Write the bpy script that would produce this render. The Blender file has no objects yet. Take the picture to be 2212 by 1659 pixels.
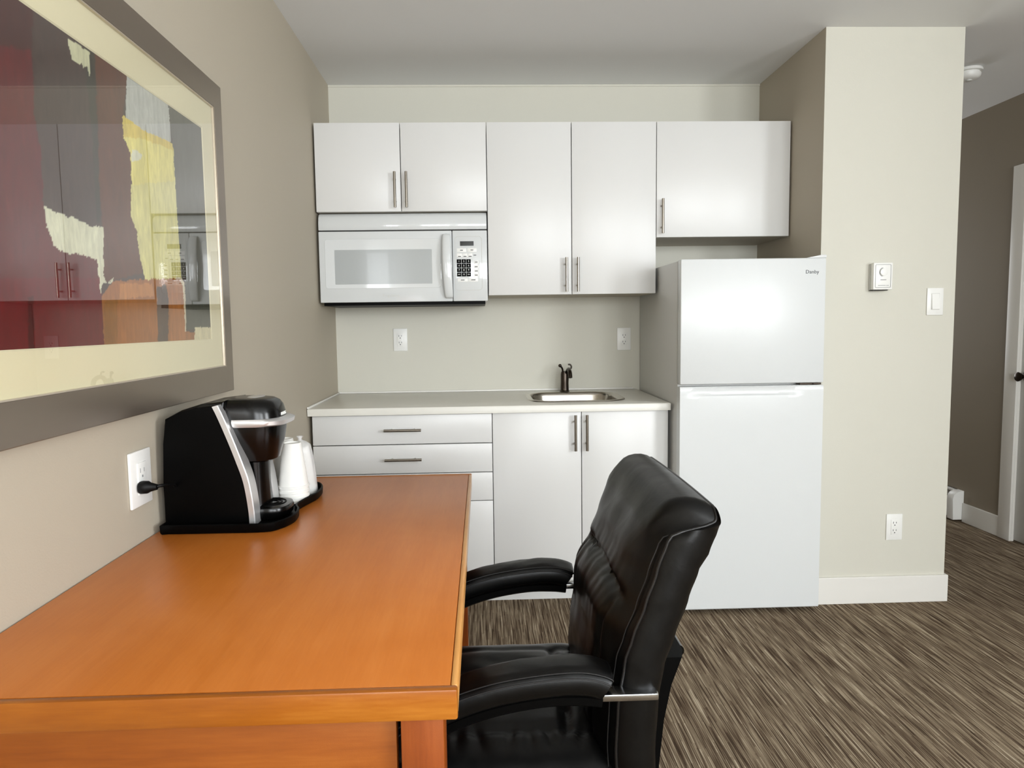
import bpy, bmesh, math, random
from mathutils import Vector, Matrix, noise
PI = math.pi
random.seed(7)
SC = bpy.context.scene
COL = SC.collection

# ------------------------------------------------------------------ materials
def lin(h):
    o = []
    for s in (16, 8, 0):
        c = ((h >> s) & 255) / 255.0
        o.append(c / 12.92 if c <= 0.04045 else ((c + 0.055) / 1.055) ** 2.4)
    return (o[0], o[1], o[2], 1.0)

class NT:
    def __init__(s, name):
        s.m = bpy.data.materials.new(name); s.m.use_nodes = True
        s.t = s.m.node_tree; s.n = s.t.nodes; s.n.clear()
        s.out = s.n.new('ShaderNodeOutputMaterial')
    def add(s, t, **k):
        n = s.n.new(t)
        for a, v in k.items():
            if a in n.inputs.keys(): n.inputs[a].default_value = v
            else: setattr(n, a, v)
        return n
    def l(s, a, b): s.t.links.new(a, b)

def mat(name, h, rough=0.5, metal=0.0, spec=0.5, coat=0.0, var=0.0, vscale=3.0, bump=0.0, bscale=80.0, rvar=0.0, coat_rough=0.1, stretch=None):
    g = NT(name)
    b = g.add('ShaderNodeBsdfPrincipled', Roughness=rough, Metallic=metal)
    b.inputs['Specular IOR Level'].default_value = spec
    b.inputs['Coat Weight'].default_value = coat
    b.inputs['Coat Roughness'].default_value = coat_rough
    g.l(b.outputs[0], g.out.inputs[0])
    c = lin(h)
    tc = g.add('ShaderNodeTexCoord'); mp = g.add('ShaderNodeMapping')
    g.l(tc.outputs['Object'], mp.inputs[0])
    if stretch: mp.inputs['Scale'].default_value = stretch
    n1 = g.add('ShaderNodeTexNoise', Scale=vscale, Detail=4.0)
    g.l(mp.outputs[0], n1.inputs['Vector'])
    mx = g.add('ShaderNodeMix', data_type='RGBA')
    k = max(var, 0.004)
    mx.inputs[6].default_value = tuple(x * (1 - k) for x in c[:3]) + (1,)
    mx.inputs[7].default_value = tuple(min(1, x * (1 + k)) for x in c[:3]) + (1,)
    g.l(n1.outputs[0], mx.inputs[0]); g.l(mx.outputs[2], b.inputs['Base Color'])
    if rvar:
        mr = g.add('ShaderNodeMapRange'); mr.inputs[3].default_value = max(0, rough - rvar); mr.inputs[4].default_value = rough + rvar
        g.l(n1.outputs[0], mr.inputs[0]); g.l(mr.outputs[0], b.inputs['Roughness'])
    if bump:
        n2 = g.add('ShaderNodeTexNoise', Scale=bscale, Detail=3.0)
        g.l(mp.outputs[0], n2.inputs['Vector'])
        bp = g.add('ShaderNodeBump', Strength=bump, Distance=0.002)
        g.l(n2.outputs[0], bp.inputs['Height']); g.l(bp.outputs[0], b.inputs['Normal'])
    return g.m

def math_node(g, op, a, b=None):
    n = g.add('ShaderNodeMath', operation=op)
    for i, v in enumerate((a, b)):
        if v is None: continue
        if isinstance(v, (int, float)): n.inputs[i].default_value = v
        else: g.l(v, n.inputs[i])
    return n.outputs[0]

def ramp(g, fac, stops):
    r = g.add('ShaderNodeValToRGB'); e = r.color_ramp.elements
    while len(e) < len(stops): e.new(0.5)
    for el, (p, h) in zip(e, stops): el.position = p; el.color = lin(h)
    g.l(fac, r.inputs[0]); return r.outputs[0]

def carpet_mat():
    g = NT('carpet_loop')
    b = g.add('ShaderNodeBsdfPrincipled', Roughness=0.95); b.inputs['Specular IOR Level'].default_value = 0.1
    g.l(b.outputs[0], g.out.inputs[0])
    tc = g.add('ShaderNodeTexCoord'); sp = g.add('ShaderNodeSeparateXYZ'); g.l(tc.outputs['Object'], sp.inputs[0])
    x, y = sp.outputs[0], sp.outputs[1]
    def cells(wx, ly, seed):
        cx = math_node(g, 'FLOOR', math_node(g, 'DIVIDE', x, wx))
        wn = g.add('ShaderNodeTexWhiteNoise', noise_dimensions='2D')
        cb = g.add('ShaderNodeCombineXYZ'); g.l(cx, cb.inputs[0]); cb.inputs[1].default_value = seed
        g.l(cb.outputs[0], wn.inputs['Vector'])
        cy = math_node(g, 'FLOOR', math_node(g, 'ADD', math_node(g, 'DIVIDE', y, ly), math_node(g, 'MULTIPLY', wn.outputs['Value'], 7.0)))
        cb2 = g.add('ShaderNodeCombineXYZ'); g.l(cx, cb2.inputs[0]); g.l(cy, cb2.inputs[1]); cb2.inputs[2].default_value = seed
        w2 = g.add('ShaderNodeTexWhiteNoise', noise_dimensions='3D'); g.l(cb2.outputs[0], w2.inputs['Vector'])
        return w2.outputs['Value']
    def streak(sx, sy, seed, det):
        mp = g.add('ShaderNodeMapping'); g.l(tc.outputs['Object'], mp.inputs[0]); mp.inputs['Scale'].default_value = (sx, sy, 1); mp.inputs['Location'].default_value = (seed, seed * 2, 0)
        nn = g.add('ShaderNodeTexNoise', Scale=1.0, Detail=det, Distortion=0.25); g.l(mp.outputs[0], nn.inputs['Vector'])
        mr = g.add('ShaderNodeMapRange'); mr.inputs[1].default_value = 0.34; mr.inputs[2].default_value = 0.66; g.l(nn.outputs[0], mr.inputs[0]); return mr.outputs[0]
    a = streak(150.0, 4.0, 3.0, 1.0); c = streak(330.0, 9.0, 8.0, 1.0); d = cells(0.0050, 0.18, 9.0)
    s = math_node(g, 'ADD', math_node(g, 'MULTIPLY', a, 0.50), math_node(g, 'MULTIPLY', c, 0.30))
    s = math_node(g, 'ADD', s, math_node(g, 'MULTIPLY', d, 0.20))
    fr = math_node(g, 'ABSOLUTE', math_node(g, 'SUBTRACT', math_node(g, 'FRACT', math_node(g, 'DIVIDE', x, 0.0060)), 0.5))
    s = math_node(g, 'SUBTRACT', s, math_node(g, 'MULTIPLY', math_node(g, 'GREATER_THAN', fr, 0.36), 0.22))
    e_ = cells(0.0060, 0.10, 13.0)
    s = math_node(g, 'ADD', s, math_node(g, 'MULTIPLY', math_node(g, 'GREATER_THAN', e_, 0.88), 0.16))
    nz = g.add('ShaderNodeTexNoise', Scale=420.0, Detail=2.0); g.l(tc.outputs['Object'], nz.inputs['Vector'])
    s = math_node(g, 'ADD', s, math_node(g, 'MULTIPLY', math_node(g, 'SUBTRACT', nz.outputs[0], 0.5), 0.35))
    colr = ramp(g, s, [(0.05, 0x3a2e23), (0.26, 0x59493a), (0.50, 0x7d6e5b), (0.72, 0x958670), (0.95, 0xbcae98)])
    g.l(colr, b.inputs['Base Color'])
    bp = g.add('ShaderNodeBump', Strength=0.5, Distance=0.003); g.l(s, bp.inputs['Height']); g.l(bp.outputs[0], b.inputs['Normal'])
    return g.m

def wood_mat(name, dark, mid, light, axis='y', rough=0.3, scale=1.0, coat=0.25):
    g = NT(name)
    b = g.add('ShaderNodeBsdfPrincipled', Roughness=rough)
    b.inputs['Specular IOR Level'].default_value = 0.32
    b.inputs['Coat Weight'].default_value = coat; b.inputs['Coat Roughness'].default_value = 0.18
    g.l(b.outputs[0], g.out.inputs[0])
    tc = g.add('ShaderNodeTexCoord'); mp = g.add('ShaderNodeMapping'); g.l(tc.outputs['Object'], mp.inputs[0])
    st = {'x': (1.2, 14, 14), 'y': (14, 1.2, 14), 'z': (14, 14, 1.2)}[axis]
    mp.inputs['Scale'].default_value = tuple(q * scale for q in st)
    mp.inputs['Rotation'].default_value = (0, 0, 0.12)
    n = g.add('ShaderNodeTexNoise', Scale=1.6, Detail=6.0, Distortion=0.6); g.l(mp.outputs[0], n.inputs['Vector'])
    n2 = g.add('ShaderNodeTexNoise', Scale=16.0, Detail=4.0); g.l(mp.outputs[0], n2.inputs['Vector'])
    n3 = g.add('ShaderNodeTexNoise', Scale=3.2, Detail=2.0, Distortion=1.0); g.l(tc.outputs['Object'], n3.inputs['Vector'])
    s = math_node(g, 'ADD', math_node(g, 'MULTIPLY', n.outputs[0], 0.4), math_node(g, 'MULTIPLY', n2.outputs[0], 0.22))
    s = math_node(g, 'ADD', s, math_node(g, 'MULTIPLY', n3.outputs[0], 0.38))
    g.l(ramp(g, s, [(0.30, dark), (0.5, mid), (0.70, light)]), b.inputs['Base Color'])
    n4 = g.add('ShaderNodeTexNoise', Scale=700.0); g.l(tc.outputs['Object'], n4.inputs['Vector'])
    bp = g.add('ShaderNodeBump', Strength=0.12, Distance=0.0005); g.l(n4.outputs[0], bp.inputs['Height']); g.l(bp.outputs[0], b.inputs['Normal'])
    return g.m

def leather_mat():
    g = NT('black_leather')
    b = g.add('ShaderNodeBsdfPrincipled', Roughness=0.34); b.inputs['Base Color'].default_value = lin(0x050505)
    b.inputs['Specular IOR Level'].default_value = 0.28
    g.l(b.outputs[0], g.out.inputs[0])
    tc = g.add('ShaderNodeTexCoord')
    v = g.add('ShaderNodeTexVoronoi', Scale=420.0, feature='DISTANCE_TO_EDGE'); g.l(tc.outputs['Object'], v.inputs['Vector'])
    n = g.add('ShaderNodeTexNoise', Scale=16.0, Detail=3.0, Distortion=0.8); g.l(tc.outputs['Object'], n.inputs['Vector'])
    h = math_node(g, 'ADD', math_node(g, 'MULTIPLY', v.outputs[0], 0.08), math_node(g, 'MULTIPLY', n.outputs[0], 0.9))
    bp = g.add('ShaderNodeBump', Strength=0.16, Distance=0.005); g.l(h, bp.inputs['Height']); g.l(bp.outputs[0], b.inputs['Normal'])
    r = g.add('ShaderNodeMapRange'); r.inputs[3].default_value = 0.28; r.inputs[4].default_value = 0.46; g.l(n.outputs[0], r.inputs[0]); g.l(r.outputs[0], b.inputs['Roughness'])
    return g.m

def glass_mat(name, ior=1.5, tint=(1, 1, 1, 1), rough=0.0, haze=0.0):
    g = NT(name)
    tr = g.add('ShaderNodeBsdfTransparent'); tr.inputs[0].default_value = tint
    gl = g.add('ShaderNodeBsdfGlossy', Roughness=rough)
    fr = g.add('ShaderNodeFresnel', IOR=ior); geo = g.add('ShaderNodeNewGeometry')
    k = math_node(g, 'MULTIPLY', fr.outputs[0], math_node(g, 'SUBTRACT', 1.0, geo.outputs['Backfacing']))
    k = math_node(g, 'MINIMUM', math_node(g, 'MULTIPLY', k, 2.3), 1.0)
    mx = g.add('ShaderNodeMixShader'); g.l(k, mx.inputs[0]); g.l(tr.outputs[0], mx.inputs[1]); g.l(gl.outputs[0], mx.inputs[2])
    last = mx.outputs[0]
    if haze:
        df = g.add('ShaderNodeBsdfDiffuse'); df.inputs[0].default_value = (0.9, 0.9, 0.9, 1)
        m2 = g.add('ShaderNodeMixShader', Fac=haze); g.l(last, m2.inputs[1]); g.l(df.outputs[0], m2.inputs[2]); last = m2.outputs[0]
    g.l(last, g.out.inputs[0])
    return g.m

def art_mat():
    g = NT('painted_canvas_print')
    b = g.add('ShaderNodeBsdfPrincipled', Roughness=0.7); b.inputs['Specular IOR Level'].default_value = 0.2
    g.l(b.outputs[0], g.out.inputs[0])
    at = g.add('ShaderNodeAttribute', attribute_name='paint')
    tc = g.add('ShaderNodeTexCoord'); mp = g.add('ShaderNodeMapping'); mp.inputs['Scale'].default_value = (1, 9, 2.2)
    g.l(tc.outputs['Object'], mp.inputs[0])
    n = g.add('ShaderNodeTexNoise', Scale=9.0, Detail=8.0, Roughness=0.7, Distortion=0.5); g.l(mp.outputs[0], n.inputs['Vector'])
    mr = g.add('ShaderNodeMapRange'); mr.inputs[1].default_value = 0.3; mr.inputs[2].default_value = 0.7; mr.inputs[3].default_value = 0.80; mr.inputs[4].default_value = 1.14
    g.l(n.outputs[0], mr.inputs[0])
    vm = g.add('ShaderNodeVectorMath', operation='SCALE'); g.l(at.outputs['Color'], vm.inputs[0]); g.l(mr.outputs[0], vm.inputs['Scale'])
    g.l(vm.outputs[0], b.inputs['Base Color'])
    return g.m

def emis_mat(name, h, s):
    g = NT(name); e = g.add('ShaderNodeEmission', Strength=s); e.inputs[0].default_value = lin(h); g.l(e.outputs[0], g.out.inputs[0]); return g.m

M = {}
M['taupe'] = mat('taupe_wall_paint', 0xb5ac9b, 0.6, spec=0.3, var=0.015, vscale=2.0, bump=0.12, bscale=260)
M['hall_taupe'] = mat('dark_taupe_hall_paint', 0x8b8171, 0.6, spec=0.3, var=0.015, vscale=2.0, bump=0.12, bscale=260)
M['cream'] = mat('pale_beige_wall_paint', 0xd2d0c4, 0.6, spec=0.3, var=0.012, vscale=2.0, bump=0.12, bscale=260)
M['ceil'] = mat('ceiling_paint', 0xe9eaea, 0.8, spec=0.2, var=0.01, bump=0.1, bscale=150)
M['carpet'] = carpet_mat()
M['trim'] = mat('white_trim_paint', 0xe6e4de, 0.35, var=0.01, bump=0.03, bscale=60)
M['door'] = mat('white_door_paint', 0xcfcfcb, 0.4, var=0.01, bump=0.04, bscale=90)
M['cab'] = mat('white_melamine', 0xdfdfdd, 0.32, spec=0.45, var=0.008, vscale=1.5, bump=0.02, bscale=200)
M['near_black'] = mat('dark_parts_and_gap_shade', 0x2b2a28, 0.7, var=0.05)  # dark vents, grille and heater core; also painted-in shade of a slot
M['under'] = mat('taupe_grey_underside', 0xb6ae9f, 0.6, var=0.03)  # taupe grey for the downward faces of the wall cabinets
M['counter'] = mat('white_laminate_worktop', 0xdedcd3, 0.3, spec=0.5, var=0.02, vscale=40, bump=0.02, bscale=300)
M['appl'] = mat('white_enamel', 0xdfe1e1, 0.22, spec=0.5, var=0.006, bump=0.02, bscale=120)
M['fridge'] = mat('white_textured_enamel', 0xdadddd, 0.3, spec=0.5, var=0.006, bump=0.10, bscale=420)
M['fridge_side'] = mat('shaded_side_enamel', 0xcfcfcc, 0.35, spec=0.5, var=0.01, bump=0.12, bscale=420)  # body greyer than the doors, side shade put into the colour
M['plastic'] = mat('white_plastic', 0xeeeeea, 0.35, var=0.005)
M['plastic_grey'] = mat('pale_grey_plastic', 0xcfcfca, 0.45, var=0.01)
M['print_grey'] = mat('grey_print', 0x8e9090, 0.5, var=0.01)
M['black_plastic'] = mat('black_gloss_plastic', 0x030303, 0.22, spec=0.34, var=0.05)
M['black_satin'] = mat('black_satin_plastic', 0x030303, 0.45, spec=0.07, var=0.05, bump=0.04, bscale=500)
M['rubber'] = mat('black_rubber', 0x050505, 0.5, spec=0.2, var=0.05)
M['nickel'] = mat('brushed_nickel', 0x9c968c, 0.28, metal=1.0, var=0.05, vscale=40, stretch=(1, 1, 12))
M['steel'] = mat('stainless_steel', 0xbdb8b0, 0.22, metal=1.0, var=0.03, vscale=30, stretch=(10, 1, 1))
M['silver'] = mat('silver_plastic', 0xd2d2d2, 0.34, metal=0.7, var=0.06, vscale=30, rvar=0.1)
M['bronze'] = mat('dark_bronze_metal', 0x453e38, 0.26, metal=1.0, var=0.15, vscale=30)
M['chair_arm_metal'] = mat('satin_grey_metal', 0xb5b6b8, 0.2, metal=1.0, var=0.03)
M['leather'] = leather_mat()
M['piping'] = mat('black_leather_piping', 0x131212, 0.3, var=0.05, bump=0.2, bscale=900)
M['thread'] = mat('grey_thread', 0x1f1e1e, 0.6, var=0.05)
M['frame'] = mat('brown_satin_metal_frame', 0x8a7f73, 0.30, metal=0.75, var=0.06, vscale=6, bump=0.02, bscale=60, stretch=(1, 1, 3))
M['fillet'] = mat('champagne_fillet', 0xcabfae, 0.3, metal=0.6, var=0.03)
M['matboard'] = mat('cream_mat_board', 0xe3dbb8, 0.85, spec=0.1, var=0.02, bump=0.05, bscale=300)
M['glass'] = glass_mat('picture_glass', 1.5)
M['art'] = art_mat()
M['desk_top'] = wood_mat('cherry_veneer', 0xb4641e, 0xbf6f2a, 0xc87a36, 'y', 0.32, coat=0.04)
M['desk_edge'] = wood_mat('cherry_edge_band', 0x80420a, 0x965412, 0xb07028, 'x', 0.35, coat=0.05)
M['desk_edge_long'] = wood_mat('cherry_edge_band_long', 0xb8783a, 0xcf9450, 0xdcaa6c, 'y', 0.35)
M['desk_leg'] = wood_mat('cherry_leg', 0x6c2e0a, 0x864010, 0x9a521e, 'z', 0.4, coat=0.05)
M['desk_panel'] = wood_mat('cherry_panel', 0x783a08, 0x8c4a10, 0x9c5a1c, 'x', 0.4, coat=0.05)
M['foam'] = mat('white_foam', 0xe6e5e0, 0.6, spec=0.3, var=0.01, bump=0.05, bscale=400)
M['bag'] = glass_mat('clear_plastic_film', 1.5, rough=0.12, haze=0.38)
M['screen'] = mat('dark_display', 0x050505, 0.1, var=0.02)
M['mw_mesh'] = mat('grey_screened_window', 0xacb0b0, 0.2, spec=0.5, var=0.01, coat=0.15, coat_rough=0.03)
M['mw_door'] = mat('white_gloss_door', 0xd9dcdc, 0.1, spec=0.5, var=0.004, coat=0.4, coat_rough=0.03)
M['ink'] = mat('dark_print', 0x2a2c30, 0.5, var=0.02)

# ------------------------------------------------------------------ mesh helpers
def nb(): return bmesh.new()
def merge(bm, other):
    me = bpy.data.meshes.new('t'); other.to_mesh(me); other.free(); bm.from_mesh(me); bpy.data.meshes.remove(me)
def box(bm, x0, x1, y0, y1, z0, z1, bev=0.0, seg=2):
    t = bmesh.new(); bmesh.ops.create_cube(t, size=1.0)
    for v in t.verts:
        v.co = Vector(((x0 + x1) / 2 + v.co.x * (x1 - x0), (y0 + y1) / 2 + v.co.y * (y1 - y0), (z0 + z1) / 2 + v.co.z * (z1 - z0)))
    if bev: bmesh.ops.bevel(t, geom=list(t.edges), offset=bev, segments=seg, profile=0.5, affect='EDGES')
    merge(bm, t)
def loft(bm, rings, closed=True, cap0=True, cap1=True):
    vs = [[bm.verts.new(p) for p in r] for r in rings]
    n = len(rings[0])
    for a, b in zip(vs[:-1], vs[1:]):
        for i in range(n if closed else n - 1):
            j = (i + 1) % n
            bm.faces.new((a[i], a[j], b[j], b[i]))
    if cap0: bm.faces.new(list(reversed(vs[0])))
    if cap1: bm.faces.new(vs[-1])
    return vs
def frames(pts):
    out = []; up = Vector((0, 0, 1)); prev = None
    for i, p in enumerate(pts):
        a = pts[max(0, i - 1)]; b = pts[min(len(pts) - 1, i + 1)]
        t = (b - a).normalized()
        if prev is None:
            r = t.cross(up)
            if r.length < 0.05: r = t.cross(Vector((0, 1, 0)))
        else: r = prev - t * prev.dot(t)
        r.normalize(); prev = r
        out.append((t, r, r.cross(t)))
    return out
def smooth_path(pts, n=8):
    pts = [Vector(p) for p in pts]; out = []
    P = [pts[0]] + pts + [pts[-1]]
    for i in range(1, len(P) - 2):
        for k in range(n):
            t = k / n; a, b, c, d = P[i - 1], P[i], P[i + 1], P[i + 2]
            out.append(0.5 * ((2 * b) + (c - a) * t + (2 * a - 5 * b + 4 * c - d) * t * t + (3 * b - a - 3 * c + d) * t ** 3))
    out.append(pts[-1]); return out
def tube(bm, pts, r, seg=12, radii=None, cap=True):
    pts = [Vector(p) for p in pts]; fr = frames(pts); rings = []
    for i, (p, (t, a, b)) in enumerate(zip(pts, fr)):
        rr = radii[i] if radii else r
        rings.append([p + a * rr * math.cos(2 * PI * k / seg) + b * rr * math.sin(2 * PI * k / seg) for k in range(seg)])
    loft(bm, rings, True, cap, cap)
def lathe(bm, prof, c, seg=40, sx=1.0, sy=1.0, cap=True):
    rings = [[Vector((c[0] + r * sx * math.cos(2 * PI * k / seg), c[1] + r * sy * math.sin(2 * PI * k / seg), c[2] + z)) for k in range(seg)] for r, z in prof]
    loft(bm, rings, True, cap, cap)
def prism(bm, poly, lo, hi, axis='y', bev=0.0):
    t = bmesh.new()
    def P(a, b, h): return {'y': (a, h, b), 'x': (h, a, b), 'z': (a, b, h)}[axis]
    v0 = [t.verts.new(P(a, b, lo)) for a, b in poly]; v1 = [t.verts.new(P(a, b, hi)) for a, b in poly]
    n = len(poly)
    f0 = t.faces.new(v0); f1 = t.faces.new(list(reversed(v1)))
    for i in range(n): t.faces.new((v0[i], v1[i], v1[(i + 1) % n], v0[(i + 1) % n]))
    if bev:
        es = [e for e in t.edges if (e.verts[0] in v0 and e.verts[1] in v0) or (e.verts[0] in v1 and e.verts[1] in v1)]
        bmesh.ops.bevel(t, geom=es, offset=bev, segments=2, profile=0.5, affect='EDGES')
    merge(bm, t)
def rrect(x0, x1, y0, y1, r, n=8):
    o = []
    for cx, cy, a0 in ((x1 - r, y1 - r, 0), (x0 + r, y1 - r, 90), (x0 + r, y0 + r, 180), (x1 - r, y0 + r, 270)):
        for k in range(n + 1):
            a = math.radians(a0 + 90 * k / n); o.append((cx + r * math.cos(a), cy + r * math.sin(a)))
    return o

# ------------------------------------------------------------------ object helpers
ORG = {}
def wloc(o): return ORG.get(o.name, Vector((0, 0, 0)))
def obj(name, bm, m, parent=None, smooth=None, org=None):
    """one mesh object; vertices are given in room coordinates and stored about the thing's origin"""
    off = wloc(parent) if parent else Vector(org or (0, 0, 0))
    bmesh.ops.recalc_face_normals(bm, faces=list(bm.faces))
    for v in bm.verts: v.co -= off
    me = bpy.data.meshes.new(name); bm.to_mesh(me); bm.free()
    for mm in (m if isinstance(m, (list, tuple)) else [m]): me.materials.append(M[mm])
    if smooth is not None:
        for p in me.polygons: p.use_smooth = True
        me.set_sharp_from_angle(angle=math.radians(smooth))
    o = bpy.data.objects.new(name, me); COL.objects.link(o)
    if parent: o.parent = parent; ORG[o.name] = off
    else: o.location = off; ORG[o.name] = off
    return o
def thing(name, label, cat, loc, group=None):
    o = bpy.data.objects.new(name, None); COL.objects.link(o); o.location = loc; o.empty_display_size = 0.05
    ORG[o.name] = Vector(loc); tag(o, label, cat, group); return o
def tag(o, label, cat, group=None):
    o['label'] = label; o['category'] = cat
    if group: o['group'] = group
    return o
def struct(name, bm, m, parent=None, smooth=None):
    o = obj(name, bm, m, parent, smooth)
    if not parent: o['kind'] = 'structure'
    return o
def relabel(o, s): o['label'] = s; return o
def bx(name, args, m, parent=None, bev=0.0, smooth=None):
    b = nb(); box(b, *args, bev=bev); return obj(name, b, m, parent, smooth if smooth is not None else (35 if bev else None))
def text_part(name, s, size, loc, rot, m, parent, ext=0.0004, align='CENTER', sx=1.0):
    cu = bpy.data.curves.new('t', 'FONT'); cu.body = s; cu.size = size; cu.extrude = ext; cu.align_x = align; cu.align_y = 'CENTER'; cu.resolution_u = 3
    t = bpy.data.objects.new('t', cu); COL.objects.link(t)
    bpy.context.view_layer.update()
    me = bpy.data.meshes.new_from_object(t.evaluated_get(bpy.context.evaluated_depsgraph_get()))
    bpy.data.objects.remove(t); bpy.data.curves.remove(cu)
    bm = nb(); bm.from_mesh(me); bpy.data.meshes.remove(me)
    R = Matrix.Translation(loc) @ rot.to_4x4() @ Matrix.Diagonal((sx, 1, 1, 1))
    bm.transform(R)
    return obj(name, bm, m, parent)
RX = Matrix.Rotation(PI / 2, 3, 'X')                       # text facing -y
def dup_tree(o, dx, parent=None):
    c = o.copy(); COL.objects.link(c)
    if parent is None: c.location = o.location + Vector(dx); ORG[c.name] = ORG[o.name] + Vector(dx)
    else: c.parent = parent; ORG[c.name] = ORG[parent.name]
    for ch in [q for q in list(bpy.data.objects) if q.parent == o]: dup_tree(ch, dx, c)
    return c
LP = (60, 85, 112, 13)
EXPO = 0.37
# ------------------------------------------------------------------ room (metres; x from the left wall, y from the kitchen wall, z up)
H = 2.4813; W = 2.2146; W2 = 2.8092; W3 = 3.733; DC = 0.663; YR = -6.4; YH = 2.6
b = nb(); box(b, -0.1, W3 + 0.1, YR - 0.1, YH + 0.1, -0.1, 0.0); struct('floor', b, 'carpet')
b = nb(); box(b, -0.1, W3 + 0.1, YR - 0.1, YH + 0.1, H, H + 0.1); struct('ceiling', b, 'ceil')
b = nb(); box(b, -0.1, 0.0, YR, 0.1, 0, H); struct('wall_left', b, 'taupe')
b = nb(); box(b, 0.0, W, 0.0, 0.1, 0, H); struct('wall_back', b, 'cream')
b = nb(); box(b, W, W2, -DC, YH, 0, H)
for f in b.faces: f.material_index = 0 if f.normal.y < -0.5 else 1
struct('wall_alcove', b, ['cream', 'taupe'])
b = nb(); box(b, W2, W3, YH, YH + 0.1, 0, H); struct('wall_hall', b, 'hall_taupe')
DY0, DY1, DZ = -0.76, 0.095, 2.03
SW = (-5.3, -3.7, 1.0, 2.3)
b = nb(); box(b, W3, W3 + 0.1, YR, SW[0], 0, H); box(b, W3, W3 + 0.1, SW[1], DY0, 0, H); box(b, W3, W3 + 0.1, SW[0], SW[1], 0, SW[2]); box(b, W3, W3 + 0.1, SW[0], SW[1], SW[3], H); box(b, W3, W3 + 0.1, DY1, YH, 0, H); box(b, W3, W3 + 0.1, DY0, DY1, DZ, H); struct('wall_right', b, 'hall_taupe')
# rear wall behind the camera, with two windows
WN = [(0.5, 1.75, 1.05, 2.3), (2.05, 3.4, 1.05, 2.3)]
b = nb(); xs = [0.0, WN[0][0], WN[0][1], WN[1][0], WN[1][1], W3]
for a, c in ((0, 1), (2, 3), (4, 5)): box(b, xs[a], xs[c], YR - 0.1, YR, 0, H)
for w in WN: box(b, w[0], w[1], YR - 0.1, YR, 0, w[2]); box(b, w[0], w[1], YR - 0.1, YR, w[3], H)
struct('wall_rear', b, 'cream')
for i, w in enumerate(WN):
    b = nb()
    for a in ((w[0], w[0] + .05, w[2], w[3]), (w[1] - .05, w[1], w[2], w[3]), ((w[0] + w[1]) / 2 - .02, (w[0] + w[1]) / 2 + .02, w[2], w[3]), (w[0], w[1], w[2], w[2] + .05), (w[0], w[1], w[3] - .05, w[3])):
        box(b, a[0], a[1], YR - 0.08, YR - 0.02, a[2], a[3])
    struct('window_%d' % (i + 1), b, 'trim')
b = nb()
for a in ((SW[0], SW[0] + .05, SW[2], SW[3]), (SW[1] - .05, SW[1], SW[2], SW[3]), (SW[0], SW[1], SW[2], SW[2] + .05), (SW[0], SW[1], SW[3] - .05, SW[3])): box(b, W3 + .02, W3 + .08, *a)
struct('window_3', b, 'trim')  # side window added out of view to brighten the left wall and desk
# baseboards
b = nb(); box(b, 0.0, 0.012, YR, -0.66, 0, 0.121, 0.002); struct('baseboard_left', b, 'trim')
b = nb(); box(b, 2.15, W2 + 0.012, -DC - 0.012, -DC, 0, 0.121, 0.002); box(b, W2, W2 + 0.012, -DC, YH, 0, 0.121, 0.002); struct('baseboard_column', b, 'trim')
b = nb(); box(b, W3 - 0.012, W3, 0.168, 0.458, 0, 0.118, 0.002); box(b, W3 - 0.012, W3, YR, -0.84, 0, 0.118, 0.002); struct('baseboard_right', b, 'trim')
b = nb(); box(b, 0.0, W3, YR, YR + .012, 0, 0.118, 0.002); struct('baseboard_rear', b, 'trim')
# door in the right wall with its casing
b = nb(); box(b, W3 + 0.012, W3 + 0.05, DY0, DY1, 0.008, DZ, 0.002)
door = struct('door_1', b, 'door', smooth=35)
b = nb(); prof = [(0.0, 0.033), (0.006, 0.033), (0.012, 0.026), (0.016, 0.012), (0.035, 0.010), (0.048, 0.022), (0.060, 0.026), (0.066, 0.018), (0.067, 0.0)]
rings = [[Vector((W3 + 0.012 - d, 0.035 + r * math.cos(2 * PI * k / 28), 0.938 + r * math.sin(2 * PI * k / 28))) for k in range(28)] for d, r in prof[:-1]]
loft(b, rings); obj('door_knob', b, 'bronze', door, 40)
b = nb()
for y0, y1, z0, z1 in ((DY1 - 0.012, 0.170, 0, 2.096), (DY0 - 0.07, DY0 + 0.012, 0, 2.096), (DY0 + 0.012, DY1 - 0.012, 2.026, 2.096)):
    box(b, W3 - 0.016, W3 - 0.0002, y0, y1, z0, z1, 0.003)
box(b, W3 - 0.001, W3 + 0.012, DY1 - 0.012, DY1, 0, DZ, 0.001)
struct('trim_1', b, 'trim', smooth=35)
# paint bead where the back wall meets the ceiling
b = nb(); box(b, 0, W, -0.004, 0, H - 0.010, H - 0.0, 0.001); struct('trim_2', b, 'cream')

# baseboard heater in the hall
t = thing('baseboard_heater', 'white electric baseboard heater on the hallway wall beside the door', 'heater', (3.70, 0.46, 0.0))
hp = [(3.7325, 0.012), (3.668, 0.012), (3.662, 0.14), (3.668, 0.165), (3.684, 0.183), (3.705, 0.190), (3.7325, 0.192)]
b = nb(); prism(b, hp, 0.46, 0.515, 'y', 0.002); obj('end_cap', b, 'plastic', t, 35)
b = nb(); prism(b, [(3.672, 0.03), (3.666, 0.03), (3.662, 0.128), (3.668, 0.150), (3.674, 0.150)], 0.515, 1.7, 'y'); obj('front_cover', b, 'plastic', t, 35)
b = nb(); box(b, 3.70, 3.7325, 0.515, 1.7, 0.182, 0.190); box(b, 3.725, 3.7325, 0.515, 1.7, 0.0, 0.19); obj('back_plate', b, 'plastic', t)
b = nb(); box(b, 3.69, 3.722, 0.515, 1.7, 0.05, 0.14); obj('heating_element', b, 'near_black', t)

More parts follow.
